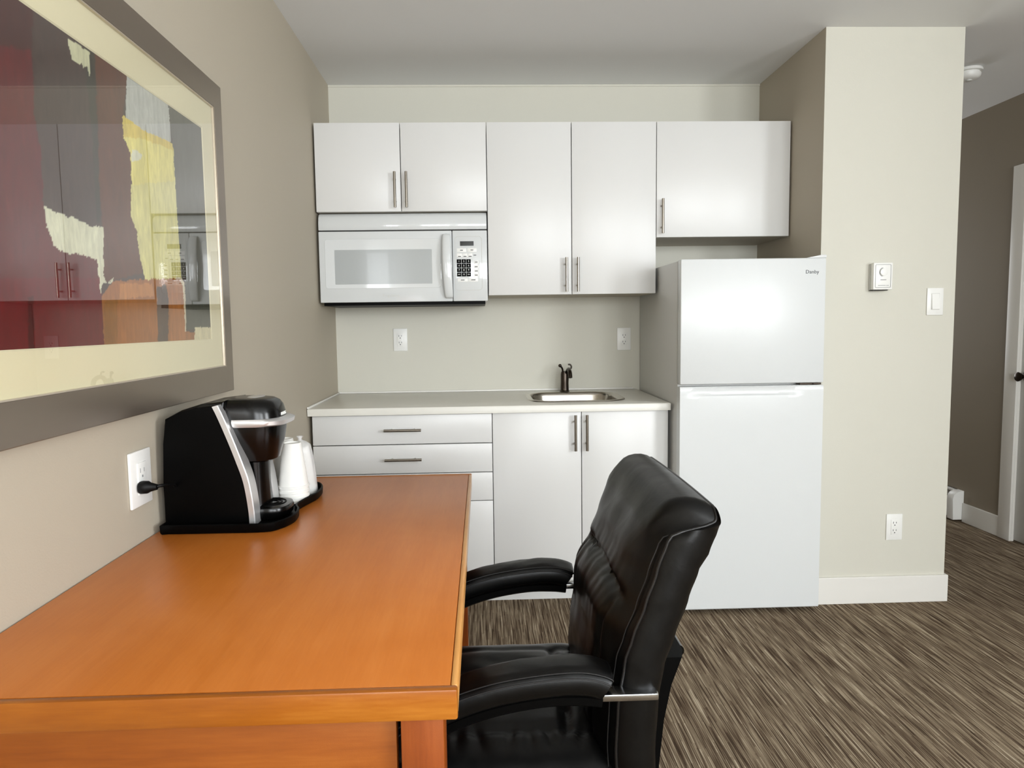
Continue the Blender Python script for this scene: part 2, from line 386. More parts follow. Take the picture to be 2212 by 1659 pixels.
# smoke detector
t = thing('smoke_detector', 'round white smoke detector on the hallway ceiling', 'smoke detector', (3.172, -0.19, H))
b = nb(); lathe(b, [(0.060, -0.0005), (0.063, -0.006), (0.062, -0.014), (0.050, -0.016)], (3.172, -0.19, H)); obj('mounting_base', b, 'plastic', t, 40)
b = nb(); lathe(b, [(0.049, -0.016), (0.050, -0.022), (0.056, -0.024), (0.055, -0.036), (0.048, -0.046), (0.030, -0.052), (0.0012, -0.053)], (3.172, -0.19, H)); obj('sensor_housing', b, 'plastic', t, 40)
b = nb(); lathe(b, [(0.014, -0.0525), (0.013, -0.058), (0.001, -0.059)], (3.172, -0.20, H), 20); obj('test_button', b, 'plastic_grey', t, 40)

# ------------------------------------------------------------------ cabinets
def handle(name_parent, x, z, length, y_front, vertical=True):
    """bar handle on two posts, in front of the plane y_front"""
    h = length / 2; yb = y_front - 0.030; b = nb()
    if vertical:
        tube(b, [(x, yb, z - h), (x, yb, z + h)], 0.0062, 14)
        for s in (-1, 1): tube(b, [(x, y_front + 0.001, z + s * h * 0.62), (x, yb, z + s * h * 0.62)], 0.0042, 10)
    else:
        tube(b, [(x - h, yb, z), (x + h, yb, z)], 0.0062, 14)
        for s in (-1, 1): tube(b, [(x + s * h * 0.62, y_front + 0.001, z), (x + s * h * 0.62, yb, z)], 0.0042, 10)
    return obj('handle', b, 'nickel', name_parent, 40)
DU = 0.3757; G = 0.0018
def carcass(t, x0, x1, y0, z0, z1, under=True):
    b = nb(); T = .016; xa, xb = x0 + .001, x1 - .001; ys = y0 + .006
    box(b, xa, xa + T, ys, -.0005, z0, z1); box(b, xb - T, xb, ys, -.0005, z0, z1)
    box(b, xa + T, xb - T, y0, -.0005, z0, z0 + T); box(b, xa + T, xb - T, y0 + .004, -.0005, z1 - T, z1); box(b, xa + T, xb - T, -.008, -.0005, z0 + T, z1 - T)
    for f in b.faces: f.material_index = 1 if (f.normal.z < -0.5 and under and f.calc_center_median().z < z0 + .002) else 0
    return obj('body', b, ['cab', 'under'], t)
X0, X1, X2, X3 = 0.0086, 0.7925, 1.5794, 2.2066
ZT = 2.1849
t = thing('upper_cabinet', 'short two-door white wall cabinet above the microwave', 'cabinet', (X0, -0.001, 1.7874), 'white wall cabinets')
carcass(t, X0, X1, -DU + .019, 1.7874, ZT - .001)
xm = 0.3985
for a, c, hx in ((X0, xm, 0.373), (xm, X1, 0.4255)):
    d = bx('door', (a + G, c - G, -DU, -DU + .018, 1.7874, ZT), 'cab', t, 0.001); handle(d, hx, 1.8805, 0.160, -DU)
t = thing('upper_cabinet', 'tall two-door white wall cabinet above the sink', 'cabinet', (X1, -0.001, 1.399), 'white wall cabinets')
carcass(t, X1, X2, -DU + .019, 1.399, ZT - .001)
xm = 1.1835
for a, c, hx in ((X1, xm, 1.1555), (xm, X2, 1.2095)):
    d = bx('door', (a + G, c - G, -DU, -DU + .018, 1.399, ZT), 'cab', t, 0.001); handle(d, hx, 1.489, 0.158, -DU)
t = thing('upper_cabinet', 'single-door white wall cabinet above the fridge', 'cabinet', (X2, -0.001, 1.6586), 'white wall cabinets')
carcass(t, X2, X3, -DU + .019, 1.6586, ZT - .001)
d = bx('door', (X2 + G, X3, -DU, -DU + .018, 1.6586, ZT), 'cab', t, 0.001); handle(d, 1.6035, 1.752, 0.158, -DU)

YB = -0.6119; ZK = 0.9114; CT = 0.032
B0, B1, B2, B3 = 0.0148, 0.7975, 1.1897, 1.5750
t = thing('base_cabinet', 'white base cabinet with stacked drawers behind the desk', 'cabinet', (B0, -0.001, 0), 'white base cabinets')
carcass(t, B0, B1, YB + .019, 0.10, ZK - CT - .001, False)
obj_tk = bx('toe_kick', (B0, B1, -0.5318, -0.5138, 0, 0.10), 'cab', t)
zs = [0.8765, 0.745, 0.6155, 0.488, 0.1046]
for i in range(4):
    d = bx('drawer', (B0 + G, B1 - G, YB, YB + .018, zs[i + 1] + .0025, zs[i] - .0015), 'cab', t, 0.001)
    handle(d, 0.4085, (0.8115, 0.682, 0.553, 0.40)[i], 0.160, YB, False)
t = thing('base_cabinet', 'two-door white base cabinet under the sink', 'cabinet', (B1, -0.001, 0), 'white base cabinets')
b = nb()
box(b, B1, B1 + .016, YB + .019, -.001, 0.10, ZK - CT - .001); box(b, B3 - .016, B3, YB + .019, -.001, 0.10, ZK - CT - .001)
box(b, B1 + .016, B3 - .016, YB + .019, -.001, 0.10, 0.116); box(b, B1 + .016, B3 - .016, -.012, -.001, 0.116, ZK - CT - .001)
box(b, B1 + .016, B3 - .016, YB + .019, YB + .026, 0.80, ZK - CT - .001)
obj('body', b, 'cab', t)
bx('toe_kick', (B1, B3, -0.5318, -0.5138, 0, 0.10), 'cab', t)
for a, c, hx in ((B1, B2, 1.1600), (B2, B3, 1.2105)):
    d = bx('door', (a + G, c - G, YB, YB + .018, 0.1046, 0.8765), 'cab', t, 0.001); handle(d, hx, 0.7855, 0.158, YB)

# countertop with the sink cut-out
K0, K1, KD = 0.0035, 1.5778, 0.6376
sx0, sx1, sy0, sy1 = 0.968, 1.418, -0.548, -0.140
t = thing('countertop', 'white laminate countertop over the base cabinets', 'countertop', (0.0035, 0, ZK - CT))
hole = rrect(sx0 + .012, sx1 - .012, sy0 + .012, sy1 - .012, 0.10, 10)
cx, cy = (sx0 + sx1) / 2, (sy0 + sy1) / 2
def to_rect(px, py, x0, x1, y0, y1):
    dx, dy = px - cx, py - cy; ts = []
    if dx > 1e-9: ts.append((x1 - cx) / dx)
    if dx < -1e-9: ts.append((x0 - cx) / dx)
    if dy > 1e-9: ts.append((y1 - cy) / dy)
    if dy < -1e-9: ts.append((y0 - cy) / dy)
    q = min(ts); return (cx + dx * q, cy + dy * q)
outer = [to_rect(px, py, K0, K1, -KD, -0.0005) for px, py in hole]
for cr in ((K0, -KD), (K1, -KD), (K1, -0.0005), (K0, -0.0005)):
    k = min(range(len(outer)), key=lambda i: (outer[i][0] - cr[0]) ** 2 + (outer[i][1] - cr[1]) ** 2); outer[k] = cr
b = nb(); e = 0.004
def R3(poly, z, ins=0.0): return [Vector((min(max(px, K0 + ins), K1 - ins), min(max(py, -KD + ins), -0.0005 - ins), z)) for px, py in poly]
rings = [[Vector((px, py, ZK - CT)) for px, py in hole], R3(outer, ZK - CT), R3(outer, ZK - e), R3(outer, ZK - e * .3, e * .3), R3(outer, ZK, e), [Vector((px, py, ZK)) for px, py in hole], [Vector((px, py, ZK - CT)) for px, py in hole]]
loft(b, rings, True, False, False); bmesh.ops.remove_doubles(b, verts=list(b.verts), dist=1e-5)
obj('slab', b, 'counter', t, 30)
b = nb(); box(b, K0, K1 - .02, -0.011, -0.0006, ZK, ZK + 0.010, 0.003); box(b, K0 - .002, K0 + .007, -KD + .003, -0.011, ZK, ZK + 0.008, 0.002)
obj('sealing_strip', b, 'trim', t, 35)

# sink
t = thing('sink', 'small stainless steel drop-in sink set in the white countertop', 'sink', (cx, cy, ZK))
b = nb(); rings = []
for ins, z, r in ((0.0, 0.0003, .112), (0.003, 0.0045, .110), (0.018, 0.0050, .098), (0.024, 0.002, .092), (0.028, -0.012, .088), (0.034, -0.05, .085), (0.05, -0.115, .08), (0.08, -0.135, .07), (0.15, -0.14, .03)):
    rings.append([Vector((px, py, ZK + z)) for px, py in rrect(sx0 + ins, sx1 - ins, sy0 + ins, sy1 - ins, r, 10)])
loft(b, rings, True, False, True); obj('basin', b, 'steel', t, 50)
b = nb(); lathe(b, [(0.038, 0.0), (0.036, 0.004), (0.026, 0.003), (0.02, 0.001)], (cx, cy, ZK - 0.1395), 28); obj('drain', b, 'steel', t, 40)

# faucet
fx, fy = 1.178, -0.086
t = thing('faucet', 'small dark metal single-hole faucet behind the sink', 'faucet', (fx, fy, ZK))
b = nb(); lathe(b, [(0.026, 0.0002), (0.026, 0.004), (0.022, 0.008), (0.0205, 0.05), (0.020, 0.090), (0.017, 0.104), (0.002, 0.108)], (fx + .004, fy, ZK), 28); obj('body', b, 'bronze', t, 40)
b = nb(); tube(b, smooth_path([(fx + .013, fy - .004, ZK + .04), (fx + .016, fy - .012, ZK + .095), (fx + .018, fy - .05, ZK + .118), (fx + .018, fy - .10, ZK + .108), (fx + .018, fy - .118, ZK + .082)], 6), 0.0105, 16); obj('spout', b, 'bronze', t, 50)
b = nb(); tube(b, smooth_path([(fx - .004, fy, ZK + .09), (fx - .008, fy - .006, ZK + .118), (fx - .020, fy - .020, ZK + .135)], 5), 0.005, 12)
lathe(b, [(0.001, -0.009), (0.007, -0.006), (0.009, 0.0), (0.007, 0.006), (0.001, 0.009)], (fx - .022, fy - .022, ZK + .136), 16); obj('lever', b, 'bronze', t, 50)
b = nb(); ring = [(fx + .027 + .011 * math.cos(a), fy - .01, ZK + .128 + .013 * math.sin(a)) for a in [math.radians(-130 + 14 * k) for k in range(19)]]
tube(b, ring, 0.0042, 10); obj('control_loop', b, 'bronze', t, 50)

# ------------------------------------------------------------------ outlets, switch, thermostat
def outlet(x, z, y0, label, w=0.072, h=0.117, n='outlet'):
    t = thing('wall_outlet', label, 'outlet', (x, y0, z), 'white double outlets')
    bx('cover_plate', (x - w / 2, x + w / 2, y0 - .006, y0 - .0004, z - h / 2, z + h / 2), 'plastic', t, 0.002)
    bx('receptacle', (x - .0165, x + .0165, y0 - .0085, y0 - .006, z - .034, z + .034), 'plastic', t, 0.001)
    b = nb()
    for s in (-1, 1):
        zc = z + s * .017
        box(b, x - .0075, x - .0055, y0 - .009, y0 - .0084, zc - .001, zc + .008); box(b, x + .0055, x + .0075, y0 - .009, y0 - .0084, zc, zc + .0075)
        lathe_pts = [Vector((x + .0026 * math.cos(2 * PI * k / 12), y0 - .0088, zc - .0075 + .0026 * math.sin(2 * PI * k / 12))) for k in range(12)]
        b.faces.new([b.verts.new(p) for p in lathe_pts])
    obj('slots', b, 'ink', t)
    return t
outlet(0.3325, 1.189, 0.0, 'white double outlet on the back wall below the microwave')
outlet(1.508, 1.177, 0.0, 'white double outlet on the back wall beside the fridge, right of the faucet')
outlet(2.572, 0.3435, -DC, 'white double outlet low on the beige column above the baseboard')
t = thing('light_switch', 'white rocker light switch on the beige column near its right edge', 'switch', (2.719, -DC, 1.3355))
bx('cover_plate', (2.683, 2.755, -DC - .006, -DC - .0004, 1.277, 1.394), 'plastic', t, 0.002)
b = nb(); prism(b, [(-DC - .006, 1.302), (-DC - .013, 1.303), (-DC - .0075, 1.369), (-DC - .006, 1.369)], 2.7025, 2.7355, 'x'); obj('rocker', b, 'plastic', t)
bx('rocker_gap', (2.7005, 2.7375, -DC - .0066, -DC - .0055, 1.300, 1.371), 'plastic_grey', t)
t = thing('thermostat', 'white box thermostat with a dial on the beige column', 'thermostat', (2.462, -DC, 1.445))
TX0, TX1, TZ0, TZ1 = 2.424, 2.508, 1.388, 1.502
bx('back_plate', (TX0 + .002, TX1 - .002, -DC - .012, -DC - .0004, TZ0 - .003, TZ1 - .003), 'plastic_grey', t, 0.001)
bx('cover', (TX0 + .001, TX1, -DC - .038, -DC - .016, TZ0, TZ1), 'plastic', t, 0.003)
bx('inner_case', (TX0 + .006, TX1 - .006, -DC - .017, -DC - .011, TZ0 + .004, TZ1 - .004), 'plastic_grey', t)
b = nb(); YF = -DC - .038
fr_ = rrect(TX0 + .009, TX1 - .009, TZ0 + .009, TZ1 - .008, .004, 4)
tube(b, [(a, YF - .0004, c) for a, c in fr_] + [(fr_[0][0], YF - .0004, fr_[0][1])], 0.0009, 6); obj('face_border', b, 'print_grey', t)
b = nb(); rings = [[Vector((2.468 + r * math.cos(2 * PI * k / 28), YF - d, 1.462 + r * math.sin(2 * PI * k / 28))) for k in range(28)] for d, r in ((0, .0165), (.005, .016), (.006, .0135))]
loft(b, rings, True, False, True); obj('dial', b, 'plastic', t, 35)
b = nb(); tube(b, [(2.468 + .0185 * math.cos(math.radians(a)), YF - .0004, 1.462 + .0185 * math.sin(math.radians(a))) for a in range(100, 262, 9)], 0.0012, 6); obj('dial_scale', b, 'print_grey', t)
for a in ((2.445, 2.478, 1.4045, 1.4065), (2.480, 2.492, 1.4045, 1.4065), (2.455, 2.480, 1.428, 1.431)): bx('marking', (a[0], a[1], YF - .0006, YF, a[2], a[3]), 'print_grey', t)
b = nb(); box(b, TX0 + .002, TX1 - .018, -DC - .034, -DC - .004, TZ0 - .0035, TZ0 - .0002); obj('bottom_vent', b, 'near_black', t)

# outlet on the left wall (plate faces +x), decorator style
t = thing('wall_outlet', 'white outlet on the left wall with the black plug in it', 'outlet', (0.0, -2.032, 0.939), 'white double outlets')
bx('cover_plate', (0.0004, 0.007, -2.076, -1.988, 0.878, 1.000), 'plastic', t, 0.0025)
bx('receptacle', (0.007, 0.0095, -2.050, -2.014, 0.904, 0.974), 'plastic', t, 0.001)
b = nb(); box(b, .0094, .0098, -2.042, -2.040, .952, .962); box(b, .0094, .0098, -2.026, -2.024, .952, .961); box(b, .0094, .0098, -2.035, -2.030, .941, .946); obj('slots', b, 'print_grey', t)

# ------------------------------------------------------------------ microwave
MY = -0.3721; m0, m1, mz0, mz1 = 0.0135, 0.7895, 1.3714, 1.786
t = thing('microwave', 'white over-the-range microwave under the short wall cabinet', 'microwave', (m0, -0.002, mz0))
bx('body', (m0 + .004, m1 - .004, MY + .036, -.002, mz0 + .003, mz1 - .002), 'appl', t, 0.004)
bx('underside_panel', (m0 + .012, m1 - .012, MY + .02, -.01, mz0 - .012, mz0 + .003), 'black_satin', t)
b = nb(); prism(b, [(MY + .035, 1.7045), (MY + .004, 1.7045), (MY + .001, 1.709), (MY + .001, 1.735), (MY + .006, 1.762), (MY + .018, 1.779), (MY + .035, 1.7845)], m0 + .001, m1 - .001, 'x', 0.002); obj('vent_grille', b, 'mw_door', t, 50)
bx('grille_gap_shade', (m0 + .003, m1 - .003, MY + .012, MY + .036, 1.698, 1.7045), 'near_black', t)  # dark strip painting in the shade of the slot below the grille
md = bx('door', (m0, 0.6260, MY, MY + .035, mz0 + .002, 1.699), 'mw_door', t, 0.004)
b = nb(); out_ = rrect(0.040, 0.573, 1.437, 1.664, .012, 5); inn = rrect(0.084, 0.533, 1.456, 1.615, .003, 5)
rings = [[Vector((a, MY + .0005, c)) for a, c in out_], [Vector((a, MY - .0012, c)) for a, c in rrect(0.0415, 0.5715, 1.4385, 1.6625, .011, 5)], [Vector((a, MY - .0012, c)) for a, c in inn], [Vector((a, MY - .0002, c)) for a, c in rrect(0.085, 0.532, 1.457, 1.614, .003, 5)]]
loft(b, rings, True, False, False); obj('window_border', b, 'mw_door', md, 30)
bx('window', (0.083, 0.534, MY - .0006, MY + .0002, 1.455, 1.616), 'mw_mesh', md)
b = nb(); hp = smooth_path([(0.601, MY + .002, 1.684), (0.602, MY - .018, 1.672), (0.603, MY - .032, 1.61), (0.604, MY - .036, 1.535), (0.607, MY - .032, 1.46), (0.610, MY - .018, 1.398), (0.611, MY + .002, 1.386)], 6)
rings = []
for i, p in enumerate(hp):
    f = i / (len(hp) - 1); w = 0.0115 + 0.010 * math.sin(PI * f) ** .6
    rings.append([Vector((p.x + w * math.cos(2 * PI * k / 16), p.y + 0.008 * math.sin(2 * PI * k / 16), p.z)) for k in range(16)])
loft(b, rings); obj('handle', b, 'mw_door', md, 60)
text_part('door_logo', 'Frigidaire', 0.017, (0.340, MY - .0006, 1.4035), RX, 'plastic_grey', md, sx=1.2)
cp = bx('control_panel', (0.6285, m1, MY, MY + .035, mz0 + .002, 1.699), 'mw_door', t, 0.004)
b = nb(); fr_ = rrect(0.640, 0.764, 1.424, 1.671, .014, 5); tube(b, [(a, MY - .0002, c) for a, c in fr_] + [(fr_[0][0], MY - .0002, fr_[0][1])], 0.0008, 6); obj('panel_outline', b, 'plastic_grey', cp)
bx('display', (0.664, 0.727, MY - .0012, MY, 1.628, 1.649), 'screen', cp)
for a in ((0.648, 0.692, 1.599, 1.617), (0.697, 0.740, 1.599, 1.617), (0.648, 0.672, 1.576, 1.594), (0.674, 0.697, 1.576, 1.594), (0.699, 0.720, 1.576, 1.594), (0.650, 0.697, 1.463, 1.478), (0.700, 0.745, 1.463, 1.478), (0.728, 0.748, 1.545, 1.560), (0.728, 0.748, 1.524, 1.539), (0.728, 0.748, 1.505, 1.520), (0.728, 0.748, 1.486, 1.501)):
    k = bx('touch_button', (a[0], a[1], MY - .0009, MY + .0001, a[2], a[3]), 'plastic', cp, 0.0004)
for xa, xb, zc in ((0.664, 0.677, 1.608), (0.712, 0.725, 1.6085), (0.654, 0.667, 1.580), (0.679, 0.693, 1.580), (0.703, 0.717, 1.580), (0.726, 0.738, 1.585), (0.665, 0.682, 1.471), (0.713, 0.733, 1.471), (0.732, 0.744, 1.553), (0.730, 0.744, 1.531), (0.731, 0.745, 1.512), (0.731, 0.744, 1.493)):
    bx('button_marking', (xa, xb, MY - .0013, MY - .0009, zc - .0016, zc + .0016), 'ink', cp)
for r in range(4):
    for c in range(3):
        x0 = 0.6475 + c * 0.0222; z1 = 1.5665 - r * 0.0202
        k = bx('key', (x0, x0 + .0205, MY - .0014, MY, z1 - .0186, z1), 'black_satin', t, 0.0006)
        s = [['1', '2', '3'], ['4', '5', '6'], ['7', '8', '9'], ['OFF', '0', 'ON']][r][c]
        text_part('key_marking', s, 0.0115 if len(s) == 1 else 0.0066, (x0 + .0102, MY - .0016, z1 - .0093), RX, 'plastic', k, 0.0001)

# ------------------------------------------------------------------ fridge
F0, F1, FT, FS = 1.5917, 2.2000, 1.5221, 0.9898; FY = -0.7388; FB = 0.020
t = thing('refrigerator', 'white top-freezer refrigerator between the countertop and the beige column', 'refrigerator', (1.9, -0.35, 0))
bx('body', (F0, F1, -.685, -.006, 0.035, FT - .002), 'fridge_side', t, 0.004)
fd = bx('freezer_door', (F0 - .004, F1 + .001, FY, -.692, FS + .009, FT), 'fridge', t, 0.006)
text_part('door_logo', 'Danby', 0.021, (2.141, FY - .0004, 1.4635), RX, 'ink', fd, sx=1.05)
b = nb(); box(b, F0 - .003, F1, -.691, -.686, FS + .012, FT - .006); box(b, F0 - .003, F1, -.691, -.686, FB + .02, FS - .006); obj('door_seal', b, 'plastic_grey', t)
# lower door with a scooped grip along its top edge
b = nb(); nseg = 40; rows = []
xa, xb = F0 - .004, F1 + .001; zt = FS - .001
def grip(u):   # u across the door 0..1
    return max(0.0, math.sin(PI * min(max((u - .05) / .80, 0), 1))) ** 0.45
for i in range(nseg + 1):
    u = i / nseg; x = xa + (xb - xa) * u; g_ = grip(u)
    rows.append([Vector((x, -.692, FB)), Vector((x, FY + .004, FB)), Vector((x, FY, FB + .004)), Vector((x, FY, 0.30)), Vector((x, FY, 0.60)), Vector((x, FY, 0.84)), Vector((x, FY, zt - .052)), Vector((x, FY + .0010 * g_, zt - .040)), Vector((x, FY + .010 * g_, zt - .033)),
                 Vector((x, FY + .013 * g_, zt - .020)), Vector((x, FY + .009 * g_ + .0005, zt - .006)), Vector((x, FY + .012 * g_ + .004, zt)), Vector((x, -.692, zt))])
loft(b, rows, True, True, True); obj('fridge_door', b, 'fridge', t, 35)
b = nb(); box(b, 2.105, 2.196, FY + .012, -.69, FS + .0005, FS + .0075); box(b, 2.16, 2.192, FY + .004, -.69, FS + .002, FS + .006); obj('middle_hinge', b, 'bronze', t)
b = nb(); prism(b, [(2.115, FT), (2.203, FT), (2.203, FT + .012), (2.185, FT + .013)], -.735, -.60, 'y', 0.002); obj('hinge_cover', b, 'appl', t, 35)
for x in (1.63, 2.155):
    b = nb(); lathe(b, [(0.016, 0.0003), (0.017, 0.008), (0.010, 0.012), (0.009, 0.036)], (x, -.665, 0), 18); obj('foot', b, 'plastic_grey', t, 40)
for x in (1.63, 2.155):
    b = nb(); lathe(b, [(0.016, 0.0003), (0.017, 0.008), (0.010, 0.012), (0.009, 0.036)], (x, -.07, 0), 18); obj('foot', b, 'plastic_grey', t, 40)
bx('kick_grille', (F0 + .02, F1 - .02, -.66, -.64, 0.012, 0.036), 'near_black', t)

# ------------------------------------------------------------------ framed picture
P0, P1, PZ0, PZ1 = -2.98, -1.532, 1.083, 1.942; I0, I1, IZ0, IZ1 = P0 + .057, -1.586, 1.156, 1.872
t = thing('framed_picture', 'large abstract print in a wide brown metal frame on the left wall', 'picture', (0, (P0 + P1) / 2, PZ0))
def rectring(x, a, c, d, e): return [Vector((x, a, d)), Vector((x, c, d)), Vector((x, c, e)), Vector((x, a, e))]
b = nb(); loft(b, [rectring(0.0006, P0, P1, PZ0, PZ1), rectring(0.029, P0, P1, PZ0, PZ1), rectring(0.031, P0 + .002, P1 - .002, PZ0 + .002, PZ1 - .002), rectring(0.031, I0 - .001, I1 + .001, IZ0 - .001, IZ1 + .001), rectring(0.030, I0, I1, IZ0, IZ1), rectring(0.020, I0, I1, IZ0, IZ1), rectring(0.0006, I0, I1, IZ0, IZ1)], True, False, False)
obj('frame', b, 'frame', t)
b = nb(); q = .003; loft(b, [rectring(0.020, I0, I1, IZ0, IZ1), rectring(0.0295, I0 + .0002, I1 - .0002, IZ0 + .0002, IZ1 - .0002), rectring(0.0295, I0 + q, I1 - q, IZ0 + q, IZ1 - q), rectring(0.020, I0 + q, I1 - q, IZ0 + q, IZ1 - q)], True, False, False); obj('fillet', b, 'fillet', t)
A0, A1, AZ0, AZ1 = -2.86, -1.652, 1.232, 1.798
b = nb(); loft(b, [rectring(0.014, I0, I1, IZ0, IZ1), rectring(0.0225, I0 + .001, I1 - .001, IZ0 + .001, IZ1 - .001), rectring(0.0225, A0, A1, AZ0, AZ1), rectring(0.0205, A0 + .003, A1 - .003, AZ0 + .003, AZ1 - .003)], True, False, False); obj('mat_board', b, 'matboard', t)
bx('glass', (0.0255, 0.0270, I0 + .001, I1 - .001, IZ0 + .001, IZ1 - .001), 'glass', t)
ART = [
((72,40,36),[(-2.420,1.804),(-2.315,1.828),(-2.327,1.712),(-2.333,1.620),(-2.329,1.584),(-2.445,1.552)]),
((94,34,34),[(-2.430,1.699),(-2.328,1.726),(-2.332,1.621),(-2.321,1.563),(-2.324,1.470),(-2.315,1.433),(-2.305,1.411),(-2.168,1.400),(-2.165,1.329),(-2.169,1.221),(-2.479,1.220)]),
((100,20,26),[(-2.466,1.344),(-2.172,1.364),(-2.169,1.221),(-2.479,1.220)]),
((74,16,19),[(-2.378,1.320),(-2.365,1.321),(-2.372,1.228),(-2.388,1.229)]),
((62,58,48),[(-2.177,1.803),(-2.133,1.799),(-2.142,1.635),(-2.156,1.473),(-2.168,1.471),(-2.167,1.628)]),
((94,58,40),[(-2.140,1.809),(-2.019,1.801),(-2.035,1.758),(-2.052,1.696),(-2.053,1.659),(-2.024,1.638),(-2.036,1.529),(-2.021,1.503),(-2.005,1.386),(-2.157,1.356),(-2.150,1.474),(-2.153,1.544),(-2.146,1.633)]),
((201,200,164),[(-2.223,1.788),(-2.158,1.792),(-2.162,1.743),(-2.170,1.763),(-2.183,1.754),(-2.187,1.762),(-2.197,1.756),(-2.210,1.756),(-2.217,1.755),(-2.221,1.767)]),
((185,187,178),[(-2.023,1.805),(-1.837,1.798),(-1.836,1.705),(-1.971,1.691),(-2.041,1.698)]),
((216,194,94),[(-2.051,1.706),(-2.017,1.705),(-1.970,1.701),(-1.825,1.710),(-1.818,1.690),(-1.974,1.662),(-2.053,1.659)]),
((223,213,126),[(-2.052,1.663),(-1.972,1.681),(-1.818,1.695),(-1.820,1.612),(-1.985,1.558),(-2.031,1.540),(-2.028,1.637)]),
((214,208,138),[(-2.032,1.569),(-1.816,1.624),(-1.820,1.523),(-1.814,1.384),(-1.996,1.372),(-2.011,1.415),(-2.020,1.474),(-2.040,1.500)]),
((216,216,192),[(-2.022,1.646),(-1.995,1.649),(-1.976,1.644),(-1.985,1.633),(-2.025,1.618)]),
((85,84,74),[(-1.840,1.813),(-1.615,1.815),(-1.659,1.597),(-1.646,1.401),(-1.659,1.260),(-1.805,1.262),(-1.795,1.391),(-1.816,1.389),(-1.820,1.523),(-1.825,1.710)]),
((74,74,62),[(-1.803,1.327),(-1.654,1.332),(-1.659,1.260),(-1.805,1.262)]),
((207,207,178),[(-2.324,1.474),(-2.293,1.469),(-2.241,1.468),(-2.185,1.461),(-2.146,1.465),(-2.156,1.366),(-2.146,1.355),(-2.120,1.368),(-2.123,1.358),(-2.162,1.354),(-2.171,1.329),(-2.172,1.364),(-2.176,1.399),(-2.227,1.403),(-2.281,1.401),(-2.305,1.412),(-2.318,1.440)]),
((156,98,46),[(-2.167,1.329),(-2.125,1.361),(-1.816,1.389),(-1.800,1.367),(-1.803,1.258),(-1.750,1.252),(-1.759,1.222),(-2.169,1.221)]),
((138,90,36),[(-2.161,1.320),(-2.112,1.324),(-2.122,1.227),(-2.168,1.226)]),
((184,122,60),[(-2.100,1.358),(-1.966,1.366),(-1.959,1.338),(-2.103,1.327)]),
((87,66,52),[(-1.946,1.359),(-1.897,1.367),(-1.890,1.330),(-1.903,1.232),(-1.952,1.231)]),
((168,106,52),[(-1.879,1.363),(-1.817,1.378),(-1.803,1.344),(-1.811,1.235),(-1.889,1.234)]),
((216,205,176),[(-1.848,1.389),(-1.813,1.389),(-1.799,1.377),(-1.803,1.258),(-1.811,1.258),(-1.810,1.369),(-1.824,1.382),(-1.848,1.384)]),
((217,207,168),[(-1.754,1.268),(-1.618,1.265),(-1.626,1.199),(-1.764,1.204)]),

]
def lin3(c): return tuple((v / 255.0) ** 2.2 for v in c) + (1,)
def inside(px, pz, poly):
    c = False; n = len(poly); j = n - 1
    for i in range(n):
        xi, yi = poly[i]; xj, yj = poly[j]
        if (yi > pz) != (yj > pz) and px < (xj - xi) * (pz - yi) / (yj - yi) + xi: c = not c
        j = i
    return c
arts = [(lin3(c), p, min(a for a, _ in p), max(a for a, _ in p), min(z for _, z in p), max(z for _, z in p)) for c, p in ART]
step = 0.0026; ny = int((A1 - A0) / step) + 2; nz = int((AZ1 - AZ0) / step) + 2
vs, cols, fs = [], [], []
for i in range(ny):
    y = A0 + (A1 - A0) * i / (ny - 1)
    for k in range(nz):
        z = AZ0 + (AZ1 - AZ0) * k / (nz - 1)
        vs.append((0.0200, y, z))
        n1 = noise.noise(Vector((y * 60, z * 60, 0))) * .0035 + noise.noise(Vector((y * 190, z * 190, 4))) * .002
        n2 = noise.noise(Vector((y * 60, z * 60, 9))) * .0035 + noise.noise(Vector((y * 190, z * 190, 7))) * .002
        yy, zz = y + n1, z + n2; col = lin3((74, 60, 54))
        if y < -2.38: col = lin3((100, 20, 26)) if z < 1.36 else (lin3((94, 34, 34)) if z < 1.66 else lin3((72, 40, 36)))
        for c, p, a, bb, d, e in arts:
            if a <= yy <= bb and d <= zz <= e and inside(yy, zz, p): col = c
        s = 1 + .12 * noise.noise(Vector((y * 25, z * 9, 2))) + .12 * noise.noise(Vector((y * 120, z * 30, 5)))
        cols.append((col[0] * s, col[1] * s, col[2] * s, 1))
for i in range(ny - 1):
    for k in range(nz - 1):
        a = i * nz + k; fs.append((a, a + nz, a + nz + 1, a + 1))
me = bpy.data.meshes.new('artwork'); off = ORG[t.name]
me.from_pydata([tuple(Vector(v) - off) for v in vs], [], fs); me.update()
at = me.color_attributes.new('paint', 'FLOAT_COLOR', 'POINT')
at.data.foreach_set('color', [c for q_ in cols for c in q_])
me.materials.append(M['art']); o = bpy.data.objects.new('artwork', me); COL.objects.link(o); o.parent = t

